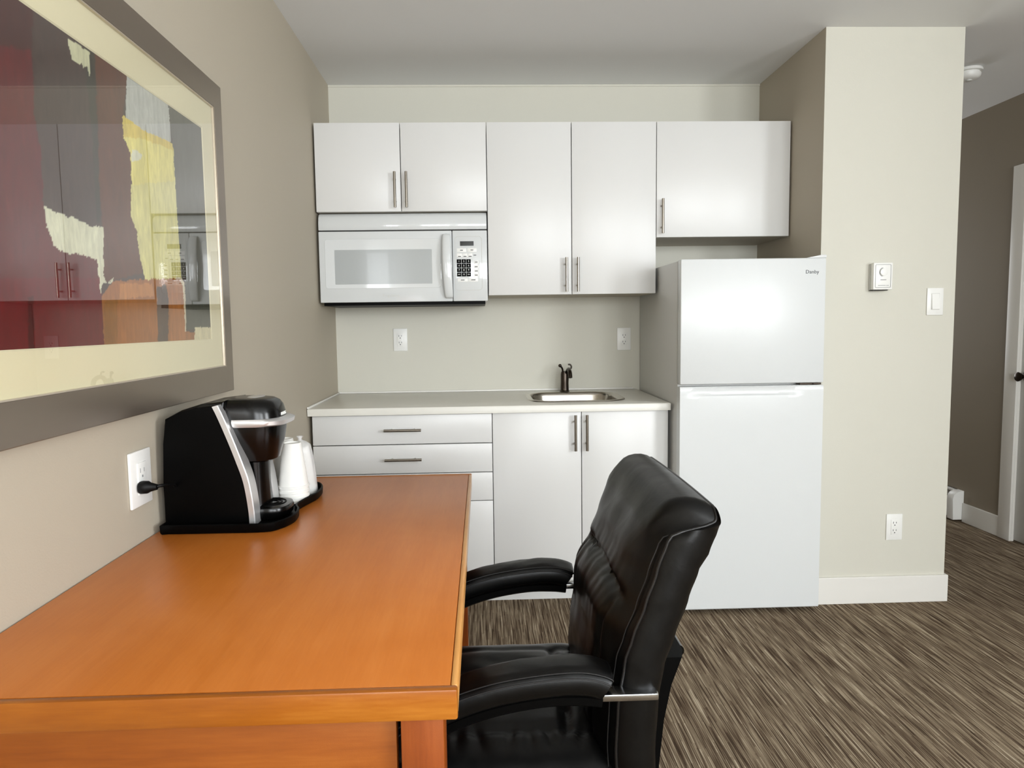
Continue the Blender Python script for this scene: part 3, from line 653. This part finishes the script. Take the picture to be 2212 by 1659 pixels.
# ------------------------------------------------------------------ desk
DX0, DX1, DYN, DYF, DT = 0.004, 0.7188, -2.672, -1.432, 0.7976; ST = 0.041; BW = 0.013
t = thing('desk', 'orange-brown cherry wood desk against the left wall', 'desk', (0.36, -2.05, 0))
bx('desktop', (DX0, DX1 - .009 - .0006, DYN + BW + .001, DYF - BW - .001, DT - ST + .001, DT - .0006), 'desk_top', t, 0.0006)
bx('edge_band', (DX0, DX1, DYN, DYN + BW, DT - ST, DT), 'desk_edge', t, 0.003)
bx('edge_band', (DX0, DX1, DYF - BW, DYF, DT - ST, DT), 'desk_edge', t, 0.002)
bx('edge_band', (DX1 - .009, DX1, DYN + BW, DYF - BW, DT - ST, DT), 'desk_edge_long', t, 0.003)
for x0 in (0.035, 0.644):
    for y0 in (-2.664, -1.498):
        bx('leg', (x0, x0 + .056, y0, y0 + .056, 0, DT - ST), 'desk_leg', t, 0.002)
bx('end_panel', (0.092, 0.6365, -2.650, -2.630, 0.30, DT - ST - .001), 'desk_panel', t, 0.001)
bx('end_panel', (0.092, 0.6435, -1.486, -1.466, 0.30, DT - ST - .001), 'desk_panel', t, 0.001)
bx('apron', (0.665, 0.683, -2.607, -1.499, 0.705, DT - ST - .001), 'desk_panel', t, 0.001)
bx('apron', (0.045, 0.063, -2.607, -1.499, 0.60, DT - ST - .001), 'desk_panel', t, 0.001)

# ------------------------------------------------------------------ serving tray
TP = [(0.020, -1.993), (0.140, -1.995), (0.255, -1.994), (0.287, -1.970), (0.302, -1.935), (0.306, -1.905), (0.300, -1.865), (0.286, -1.830), (0.288, -1.80), (0.298, -1.755), (0.308, -1.715), (0.309, -1.665), (0.300, -1.625), (0.282, -1.595), (0.240, -1.572), (0.19, -1.560), (0.10, -1.560), (0.030, -1.572), (0.018, -1.62)]
tp = [(p.x, p.y) for p in smooth_path([(a, c, 0) for a, c in TP + [TP[0]]], 5)][:-1]
def inset(poly, d):
    n = len(poly); o = []
    for i in range(n):
        a = Vector(poly[i - 1]); c = Vector(poly[(i + 1) % n]); tv = (c - a); nv = Vector((-tv.y, tv.x)).normalized()
        o.append((poly[i][0] + nv.x * d, poly[i][1] + nv.y * d))
    return o
t = tag(obj('serving_tray', (lambda b: (loft(b, [[Vector((a, c, DT + z)) for a, c in inset(tp, d)] for d, z in ((.004, .0002), (.001, .004), (0, .020), (.002, .022), (.005, .021), (.008, .008), (.011, .0075))], True, True, True), b)[1])(nb()), 'black_satin', None, 45, (0.17, -1.79, DT)),
        'black plastic tray with a wavy edge under the coffee maker and cups', 'tray')

# ------------------------------------------------------------------ coffee maker
TZ = DT + 0.0085
CY0, CY1 = -1.965, -1.780
t = thing('coffee_maker', 'black single-cup coffee maker with silver side strips on the desk', 'coffee maker', (0.13, -1.873, TZ))
front = [(0.2235, 0.806), (0.2225, 0.84), (0.2175, 0.885), (0.211, 0.92), (0.200, 0.955), (0.190, 0.985), (0.180, 1.013), (0.168, 1.045), (0.158, 1.070), (0.150, 1.088)]
back = [(0.100, 1.083), (0.050, 1.070), (0.021, 1.058), (0.014, 1.00), (0.009, 0.90), (0.008, 0.806)]
b = nb(); prism(b, [(x - .006, z) for x, z in front] + [(0.012 + x * .9, z) for x, z in back], CY0 + .001, CY1 - .001, 'y', 0.003); obj('body', b, 'black_satin', t, 35)
for y0, y1 in ((CY0 - .001, CY0 + .040), (CY1 - .040, CY1 + .001)):
    b = nb(); rings = []
    fr2 = [(p.x, p.z) for p in smooth_path([(x, 0, z) for x, z in front], 4)]
    for i, (x, z) in enumerate(fr2):
        f = i / (len(fr2) - 1); th = 0.011
        rings.append([Vector((x - th, y0, z - .003)), Vector((x, y0, z)), Vector((x + .002, y0 + .002, z)), Vector((x + .002, y1 - .001, z)), Vector((x - .001, y1, z)), Vector((x - th, y1, z - .003))])
    loft(b, rings); obj('side_strip', b, 'silver', t, 30)
def stadium(x0, xf, hw, yc=-1.8725, n=20, e=0.75):
    o = [Vector((x0, yc - hw, 0))]
    for k in range(n + 1):
        a = -PI / 2 + PI * k / n; ca, sa = math.cos(a), math.sin(a)
        cx_ = xf - hw * 1.0
        o.append(Vector((cx_ + hw * 1.0 * abs(ca) ** e, yc + hw * (abs(sa) ** e) * (1 if sa > 0 else -1), 0)))
    o.append(Vector((x0, yc + hw, 0))); return o
def stad_loft(name, spec, m, sm=40, **k):
    b = nb(); loft(b, [[Vector((p.x, p.y, z)) for p in stadium(x0, xf, hw)] for x0, xf, hw, z in spec]); return obj(name, b, m, t, sm)
stad_loft('brew_head', [(0.12, 0.246, .042, 0.944), (0.12, 0.257, .052, 0.949), (0.12, 0.262, .058, 0.968), (0.12, 0.269, .066, 0.995), (0.12, 0.273, .069, 1.020), (0.12, 0.274, .070, 1.034)], 'black_plastic')
b = nb(); prism(b, [(.028, 1.050), (.030, 1.060), (.060, 1.0755), (.105, 1.089), (.160, 1.096), (.160, 1.050)], -1.945, -1.800, 'y', 0.006); obj('rear_cover', b, 'black_plastic', t, 50)
lid = stad_loft('lid', [(0.158, 0.274, .071, 1.050), (0.158, 0.272, .070, 1.062), (0.158, 0.268, .068, 1.076), (0.158, 0.260, .064, 1.087), (0.158, 0.248, .057, 1.0935), (0.158, 0.225, .045, 1.0965)], 'black_plastic')
hd = stad_loft('lid_handle', [(0.178, 0.284, .0735, 1.0325), (0.176, 0.292, .0755, 1.036), (0.174, 0.294, .0755, 1.045), (0.174, 0.282, .0735, 1.0505)], 'silver', 40)
b = nb(); rings = [[Vector((0.205 + r * .55 * math.cos(2 * PI * k / 20), -1.86 + r * math.sin(2 * PI * k / 20), 1.0955 + z)) for k in range(20)] for r, z in ((.035, -.0005), (.034, .0015), (.03, .0018))]
loft(b, rings, True, False, True); obj('top_badge', b, 'silver', t, 40)
RXP = Matrix(((0, 0, 1), (1, 0, 0), (0, 1, 0)))            # text facing +x
text_part('head_logo', 'KEURIG', 0.0105, (0.2735, -1.875, 1.0565), RXP, 'plastic', t, 0.001, sx=1.0)
b = nb(); lathe(b, [(0.042, 0.826), (0.040, 0.86), (0.038, 0.90), (0.039, 0.946)], (0.205, -1.873, 0), 32, 0.75, 1.0); obj('column', b, 'black_plastic', t, 45)
b = nb(); loft(b, [[Vector((p.x, p.y, z)) for p in stadium(0.17, xf, hw)] for xf, hw, z in ((0.275, .052, TZ), (0.283, .056, TZ + .006), (0.285, .057, TZ + .022), (0.282, .055, TZ + .028), (0.272, .047, TZ + .030))]); dt = obj('drip_tray', b, 'black_plastic', t, 45)
for r in (0.036, 0.027, 0.018):
    b = nb(); tube(b, [(0.233 + r * math.cos(2 * PI * k / 32), -1.8725 + r * math.sin(2 * PI * k / 32), TZ + .030) for k in range(33)], 0.0022, 8); obj('ring', b, 'black_satin', dt, 60)
b = nb(); tube(b, smooth_path([(0.040, -2.045, 0.921), (0.052, -2.036, 0.922), (0.056, -2.015, 0.917), (0.054, -1.99, 0.912), (0.050, -1.972, 0.905), (0.044, -1.955, 0.898)], 6), 0.0036, 10); cord = obj('power_cord', b, 'rubber', t, 60)
b = nb(); rings = []
for x, w, h in ((0.0098, .013, .0125), (0.014, .0145, .014), (0.026, .0135, .0135), (0.032, .009, .010), (0.046, .0055, .006)):
    rings.append([Vector((x, -2.046 + w * math.cos(2 * PI * k / 16) * (abs(math.cos(2 * PI * k / 16)) ** -0.3 if abs(math.cos(2 * PI * k / 16)) > 1e-6 else 1), 0.921 + h * math.sin(2 * PI * k / 16))) for k in range(16)])
loft(b, rings); obj('plug', b, 'rubber', cord, 45)

# ------------------------------------------------------------------ foam cups, upside down
def cup_bm(c):
    b = nb(); h = .118
    prof = [(0.0380, 0.0), (0.0405, 0.001), (0.0405, 0.006), (0.0382, 0.0075), (0.0240, h - .002), (0.0228, h), (0.0205, h), (0.0195, h - .004), (0.0010, h - .004)]
    lathe(b, prof, c, 40, cap=True); return b
cx1, cy1 = 0.254, -1.748; ZB = DT + 0.0085
cup0 = tag(obj('foam_cup', cup_bm((cx1, cy1, ZB)), 'foam', None, 35, (cx1, cy1, ZB)), 'white foam cup upside down, lowest rim of the bare stack in front', 'cup', 'white foam cups')
labs = ['white foam cup upside down, second rim up in the bare front stack', 'white foam cup upside down, third rim up in the bare front stack', 'white foam cup upside down, top of the bare stack nearest the coffee maker']
for i, lb in enumerate(labs): c = dup_tree(cup0, (0, 0, 0.0125 * (i + 1))); c['label'] = lb
c = dup_tree(cup0, (-0.002, 0.084, 0)); c['label'] = 'white foam cup wrapped in the clear plastic bag, lower of its stack'; wrapped = c
c = dup_tree(cup0, (-0.002, 0.084, 0.0125)); c['label'] = 'white foam cup wrapped in the clear plastic bag, upper of its stack'
c = dup_tree(cup0, (-0.062, 0.142, 0.0)); c['label'] = 'white foam cup half hidden behind the bare stack, lower one'
for i in (1, 2): c = dup_tree(cup0, (-0.062, 0.142, 0.0125 * i)); c['label'] = ['white foam cup half hidden behind the bare stack, second from the tray', 'white foam cup peeking out over the back of the bare stack'][i - 1]
b = nb(); bc = (cx1 - .002, cy1 + .084, ZB); seg = 48; rings = []
for r, z in ((0.040, 0.0005), (0.0430, 0.004), (0.0425, 0.02), (0.0400, 0.05), (0.036, 0.085), (0.031, 0.115), (0.027, 0.134), (0.016, 0.143), (0.006, 0.147), (0.0045, 0.151), (0.009, 0.158)):
    ring = []
    for k in range(seg):
        a = 2 * PI * k / seg; wob = 1 + (.05 * noise.noise(Vector((math.cos(a) * 3, math.sin(a) * 3, z * 22))) + .06 * math.sin(a * 7 + z * 40) * abs(math.sin(a))) * min(1, z / .03)
        ring.append(Vector((bc[0] + r * wob * math.cos(a), bc[1] + r * wob * math.sin(a), bc[2] + z)))
    rings.append(ring)
loft(b, rings, True, False, False)
tag(obj('plastic_bag', b, 'bag', None, 80, bc), 'clear twisted plastic bag wrapped around the cups at the end of the tray', 'bag')

# ------------------------------------------------------------------ office chair
YC = -2.130
t = thing('office_chair', 'black leather executive office chair with padded arms pulled up to the desk', 'chair', (0.87, YC, 0))
def interp(tab, z):
    if z <= tab[0][0]: return tab[0][1]
    for (a, va), (c, vc) in zip(tab[:-1], tab[1:]):
        if z <= c:
            f = (z - a) / (c - a); f = f * f * (3 - 2 * f) * .5 + f * .5
            return va + (vc - va) * f
    return tab[-1][1]
FX = [(.40, .992), (.46, .988), (.50, .986), (.583, .990), (.667, 1.002), (.709, 1.016), (.767, 1.038), (.825, 1.058), (.89, 1.080), (.93, 1.100), (.965, 1.125)]
RXT = [(.40, 1.058), (.5, 1.056), (.6, 1.062), (.659, 1.072), (.71, 1.090), (.778, 1.114), (.83, 1.132), (.86, 1.150), (.90, 1.164), (.935, 1.168), (.965, 1.166)]
zc0, zc1 = 0.405, 0.968
def outline(hw=0.238, n=14):
    o = []
    def arc(cy_, cz_, ry, rz, a0, a1):
        for k in range(n + 1):
            a = math.radians(a0 + (a1 - a0) * k / n); o.append((cy_ + ry * math.cos(a), cz_ + rz * math.sin(a)))
    arc(hw - .028, zc1 - .026, .028, .026, 0, 90); arc(-hw + .028, zc1 - .026, .028, .026, 90, 180)
    arc(-hw + .06, zc0 + .05, .06, .05, 180, 270); arc(hw - .06, zc0 + .05, .06, .05, 270, 360)
    out = []
    m = len(o)
    for i in range(m):                      # refine the long straight runs
        a, c = o[i], o[(i + 1) % m]; L = math.hypot(a[0] - c[0], a[1] - c[1]); k = max(1, int(L / .012))
        for j in range(k): out.append((a[0] + (c[0] - a[0]) * j / k, a[1] + (c[1] - a[1]) * j / k))
    return out
OL = outline()
def crown(y, z):     # top edge arcs up a little in the middle
    return z + 0.004 * max(0, (z - .75) / .2) * (1 - (y / .24) ** 2)
zm = .68
def gau(d, w): return math.exp(-(d / w) ** 2)
def back_bulge(y, z, r):
    bl = 0.040 * (1 - r ** 5)
    zc = 0.775 - 0.35 * y * y
    fade = max(0.0, 1 - r ** 8)
    bl -= 0.016 * gau(z - zc, .010) * fade * max(0, 1 - (abs(y) / .2) ** 6)
    bl += 0.012 * gau(z - zc + .05, .045) * fade
    if z < zc:
        for s in (-1, 1): bl -= 0.010 * gau(y - s * (.165 - .05 * (zc - z)), .009) * fade * min(1, (zc - z) / .03)
    bl += 0.003 * noise.noise(Vector((y * 14, z * 22, 1))) * fade
    bl += 0.0035 * noise.noise(Vector((y * 38, z * 10, 6))) * fade * gau(z - zc + .03, .06)
    return bl
def wrap(y, z):    # the front panel folds over the top edge to the rear seam
    f = min(1, max(0, (z - (zc1 - .085)) / .075)); return .95 * f * f * (3 - 2 * f)
def drop(y, z): return .034 * wrap(y, z)
b = nb(); rings = []; NR = 34
for i in range(NR, -1, -1):
    r = max(0.02, 1 - (i / NR)); rr = r ** 0.8
    s_ = min(1, max(0, (rr - .78) / .22)); cq, sq = 1 - math.cos(s_ * PI / 2), math.sin(s_ * PI / 2)
    ring = []
    for y, z in OL:
        zl = zm + (z - zm) * rr; z8 = zm + (z - zm) * .78; wz = wrap(y, z)
        zq = zl if s_ == 0 else z8 + (z - z8) * sq
        zz = zl + (zq - zl) * wz
        ring.append(Vector((interp(FX, zl) - back_bulge(y * rr, zl, rr) + wz * (interp(RXT, z) - interp(FX, z)) * cq, YC + y * rr, crown(y * rr, zz) - drop(y, z) * s_ ** 3)))
    rings.append(ring)
def seam_x(y, z): return interp(FX, z) + wrap(y, z) * (interp(RXT, z) - interp(FX, z))
seam = [Vector((seam_x(y, z) - .001, YC + y, crown(y, z) - drop(y, z))) for y, z in OL]
rings[-1] = seam
for f, g_ in ((.12, .006), (.3, .012), (.5, .015), (.7, .013), (.88, .007)):
    rings.append([Vector((seam_x(y, z) * (1 - f) + interp(RXT, z) * f, YC + y * (1 + g_ / .238), crown(y, z) - drop(y, z) + g_ * .6 * (1 - wrap(y, z)) * (1 if z > zm else -1) * (1 if abs(z - zm) > .22 else 0))) for y, z in OL])
rings.append([Vector((interp(RXT, z), YC + y, crown(y, z) - drop(y, z))) for y, z in OL])
for r in (.97, .9, .75, .5, .25, .02):
    rings.append([Vector((interp(RXT, zm + (z - zm) * r) + .016 * (1 - r ** 4), YC + y * r, crown(y * r, zm + (z - zm) * r) - drop(y, z) * r)) for y, z in OL])
loft(b, rings); bk = obj('backrest', b, 'leather', t, 50)
b = nb(); tube(b, seam + [seam[0]], 0.0032, 8, cap=False); obj('piping', b, 'piping', bk, 60)
b = nb(); seam2 = [Vector((seam_x(y, z) - .0125 * (1 - wrap(y, z)), YC + y * .955, crown(y * .955, zm + (z - zm) * .972) - drop(y, z) * .9)) for y, z in OL]; seam2 = [p + Vector((-.002, 0, 0)) for p in seam2]; tube(b, seam2 + [seam2[0]], 0.0011, 6, cap=False); obj('stitching', b, 'thread', bk, 60)
# hard rear shell with its adjustment knob
b = nb(); rings = []
for x, z in ((1.050, .34), (1.058, .42), (1.066, .50), (1.080, .57), (1.100, .625)):
    w = .15
    rings.append([Vector((x, YC - w, z)), Vector((x + .030, YC - w, z)), Vector((x + .040, YC - w + .03, z)), Vector((x + .042, YC, z)), Vector((x + .040, YC + w - .03, z)), Vector((x + .030, YC + w, z)), Vector((x, YC + w, z))])
loft(b, rings); sh = obj('rear_shell', b, 'black_satin', t, 35)
b = nb(); tube(b, [(1.138, YC - .10, .612), (1.138, YC - .04, .612)], .012, 14); obj('tilt_pin', b, 'black_plastic', sh, 40)
# seat cushion
SX0, SX1 = 0.600, 1.030; SHW = .243; SZ = .455
so = []
for k in rrect(SX0, SX1, -SHW, SHW, .07, 10):
    so.append(k)
so2 = []
for i in range(len(so)):
    a, c = so[i], so[(i + 1) % len(so)]; L = math.hypot(a[0] - c[0], a[1] - c[1]); k = max(1, int(L / .012))
    for j in range(k): so2.append((a[0] + (c[0] - a[0]) * j / k, a[1] + (c[1] - a[1]) * j / k))
scx = (SX0 + SX1) / 2
def seat_bulge(x, y, r):
    f = max(0, 1 - r ** 8); bl = .048 * (1 - r ** 5)
    bl -= .006 * gau(abs(y) - .155, .012) * f
    bl -= .014 * gau(x - (.915 - .3 * y * y), .010) * f * max(0, 1 - (abs(y) / .2) ** 4)
    for k in range(7):   # gathers running in from the side seam
        xk = .70 + k * .045; ang = .5 * math.sin(k * 2.1)
        for s in (-1,):
            d = (x - xk) - ang * (abs(y) - .2) * .6
            bl -= .0065 * gau(d, .008) * gau(s * y - .175, .028) * f
    bl += .003 * noise.noise(Vector((x * 18, y * 18, 3))) * f
    return bl
b = nb(); rings = []
for i in range(NR, -1, -1):
    r = max(.02, 1 - i / NR) ** .8
    rings.append([Vector((scx + (x - scx) * r, YC + y * r, SZ + seat_bulge(scx + (x - scx) * r, y * r, r))) for x, y in so2])
sseam = [Vector((x, YC + y, SZ)) for x, y in so2]; rings[-1] = sseam
for dz, g_ in ((-.012, .006), (-.035, .009), (-.060, .005)): rings.append([Vector((scx + (x - scx) * (1 + g_ / .22), YC + y * (1 + g_ / .24), SZ + dz)) for x, y in so2])
for r in (.97, .5, .02): rings.append([Vector((scx + (x - scx) * r, YC + y * r, SZ - .075)) for x, y in so2])
loft(b, rings); st = obj('seat', b, 'leather', t, 50)
b = nb(); tube(b, sseam + [sseam[0]], .003, 8, cap=False); obj('piping', b, 'piping', st, 60)
# arms
def arm(yc, s):
    path = smooth_path([(.585, 0, .520), (.612, 0, .560), (.655, 0, .592), (.71, 0, .617), (.78, 0, .637), (.86, 0, .648), (.915, 0, .650), (.950, 0, .643), (.966, 0, .634)], 6)
    n = len(path); b = nb(); rings = []; seamp = []; seamq = []
    fr = frames(path)
    for i, p in enumerate(path):
        f = i / (n - 1); e = min(1, (f / .04) ** .5 if f < .04 else 1, ((1 - f) / .06) ** .5 if f > .94 else 1); e = max(e, .25)
        w = .040 * e; h = .027 * e; t_ = fr[i][0]; up = Vector((-t_.z, 0, t_.x))
        ring = []
        for k in range(24):
            a = 2 * PI * k / 24; ca, sa = math.cos(a), math.sin(a); q = 2 / 2.8
            yy = w * abs(ca) ** q * (1 if ca > 0 else -1); zz = h * abs(sa) ** q * (1 if sa > 0 else -1)
            if sa > .3: zz += .003 * noise.noise(Vector((p.x * 25, k * .7, s)))
            pt = Vector((p.x, yc, p.z)) + up * zz + Vector((0, yy, 0)); ring.append(pt)
        rings.append(ring)
        if .03 < f < .97:
            for lst, (ly, lz) in ((seamp, (.0385, .013)), (seamq, (.0345, .0215))): lst.append(Vector((p.x, yc - ly * e, p.z)) + up * lz * e)
    loft(b, rings); pad = obj('armrest', b, 'leather', t, 60)
    b = nb(); tube(b, seamp, .0014, 6); tube(b, seamq, .0011, 6)
    seamr = [Vector((p.x, 2 * yc - p.y, p.z)) for p in seamp]; tube(b, seamr, .0014, 6); obj('stitching', b, 'thread', pad, 60)
    # hard frame under the pad, sweeping down to the seat
    path2 = smooth_path([(.955, 0, .612), (.92, 0, .616), (.86, 0, .616), (.78, 0, .604), (.71, 0, .583), (.655, 0, .556), (.60, 0, .510), (.575, 0, .46), (.585, 0, .415), (.64, 0, .385), (.74, 0, .372)], 5)
    b = nb(); rings = []; fr = frames(path2)
    for i, p in enumerate(path2):
        t_ = fr[i][0]; up = Vector((-t_.z, 0, t_.x)); w, h = .028, .011
        rings.append([Vector((p.x, yc + w * cu, p.z)) + up * h * cv for cu, cv in ((-1, -.6), (-.8, -1), (.8, -1), (1, -.6), (1, .6), (.8, 1), (-.8, 1), (-1, .6))])
    loft(b, rings); obj('arm_frame', b, 'black_satin', t, 50)
    b = nb(); box(b, .945, 1.055, yc - .020, yc + .012, .609, .622, .003); obj('arm_bracket', b, 'chair_arm_metal', t, 40)
arm(YC - .246, 1); arm(YC + .246, 2)
# base
b = nb(); box(b, .70, .98, YC - .10, YC + .10, .345, .380, .008); box(b, .95, 1.085, YC - .045, YC + .045, .345, .360, .004); obj('mechanism', b, 'black_satin', t, 35)
b = nb(); lathe(b, [(.030, .10), (.030, .20), (.022, .205), (.022, .345)], (.87, YC, 0), 24); obj('gas_column', b, 'black_satin', t, 40)
for k in range(5):
    a = 2 * PI * k / 5 + .35; d = Vector((math.cos(a), math.sin(a), 0)); n_ = Vector((-d.y, d.x, 0)); c0 = Vector((.87, YC, 0)); b = nb(); rings = []
    for r, z, w, h in ((.02, .125, .026, .020), (.12, .118, .023, .017), (.22, .098, .019, .013), (.29, .080, .015, .010)):
        p = c0 + d * r + Vector((0, 0, z)); rings.append([p - n_ * w - Vector((0, 0, h)), p + n_ * w - Vector((0, 0, h)), p + n_ * w * .7 + Vector((0, 0, h)), p - n_ * w * .7 + Vector((0, 0, h))])
    loft(b, rings); leg = obj('base_arm', b, 'black_satin', t, 30)
    b = nb(); p = c0 + d * .275
    for s in (-1, 1):
        rings = [[p + n_ * (s * .012 + q_) + d * (rr * math.cos(2 * PI * j / 20)) + Vector((0, 0, .0265 + rr * math.sin(2 * PI * j / 20))) for j in range(20)] for q_, rr in ((-.008, .022), (-.006, .0262), (.006, .0262), (.008, .022))]
        loft(b, rings)
    tube(b, [p + Vector((0, 0, .03)), p + Vector((0, 0, .075))], .006, 10); obj('caster', b, 'black_plastic', leg, 40)

# ------------------------------------------------------------------ light
def area(name, loc, rot, sx, sy, power, col=(1, 1, 1)):
    L = bpy.data.lights.new(name, 'AREA'); L.shape = 'RECTANGLE'; L.size = sx; L.size_y = sy; L.energy = power; L.color = col
    o = bpy.data.objects.new(name, L); COL.objects.link(o); o.location = loc; o.rotation_euler = rot; return o
for (x0, x1, z0, z1), pw in zip(WN, LP):
    area('daylight', ((x0 + x1) / 2, YR - 0.14, (z0 + z1) / 2), (PI / 2, 0, 0), x1 - x0, z1 - z0, pw, (0.93, 0.967, 1.0))
area('side_window_fill', (W3 + 0.12, (SW[0] + SW[1]) / 2, (SW[2] + SW[3]) / 2), (PI / 2, 0, PI / 2), SW[1] - SW[0], SW[3] - SW[2], LP[2], (0.93, 0.967, 1.0))  # fill lamp for the added side window
hall = area('hall_fill', (3.27, 2.4, 1.5), (PI / 2, 0, PI), 0.7, 1.4, LP[3], (0.95, 0.975, 1.0))  # added fill lamp without a window of its own, brightens the hall
w = bpy.data.worlds.new('world'); SC.world = w; w.use_nodes = True
bg = w.node_tree.nodes['Background']; bg.inputs[0].default_value = (0.9, 0.95, 1.0, 1); bg.inputs[1].default_value = 1.0

# ------------------------------------------------------------------ camera
P_, Y_, R_ = (math.radians(a) for a in (4.5226, -1.7892, -0.7883))
fw = Vector((-math.sin(Y_) * math.cos(P_), math.cos(Y_) * math.cos(P_), -math.sin(P_)))
r_ = Vector((math.cos(Y_), math.sin(Y_), 0)); u_ = r_.cross(fw)
r2 = r_ * math.cos(R_) + u_ * math.sin(R_); u2 = -r_ * math.sin(R_) + u_ * math.cos(R_)
cd = bpy.data.cameras.new('camera'); cam = bpy.data.objects.new('camera', cd); COL.objects.link(cam)
mw = Matrix((r2, u2, -fw)).transposed().to_4x4(); mw.translation = Vector((0.7574, -3.4903, 1.2646)); cam.matrix_world = mw
cd.sensor_width = 36.0; cd.lens = 36.0 * 1432.9078 / 2212.0; cd.shift_x = 19.4651 / 2212; cd.shift_y = -16.3595 / 2212; cd.clip_start = 0.05
SC.camera = cam
SC.view_settings.view_transform = 'Standard'; SC.view_settings.look = 'None'; SC.view_settings.gamma = 1.0; SC.view_settings.exposure = EXPO
SC.view_settings.use_curve_mapping = False
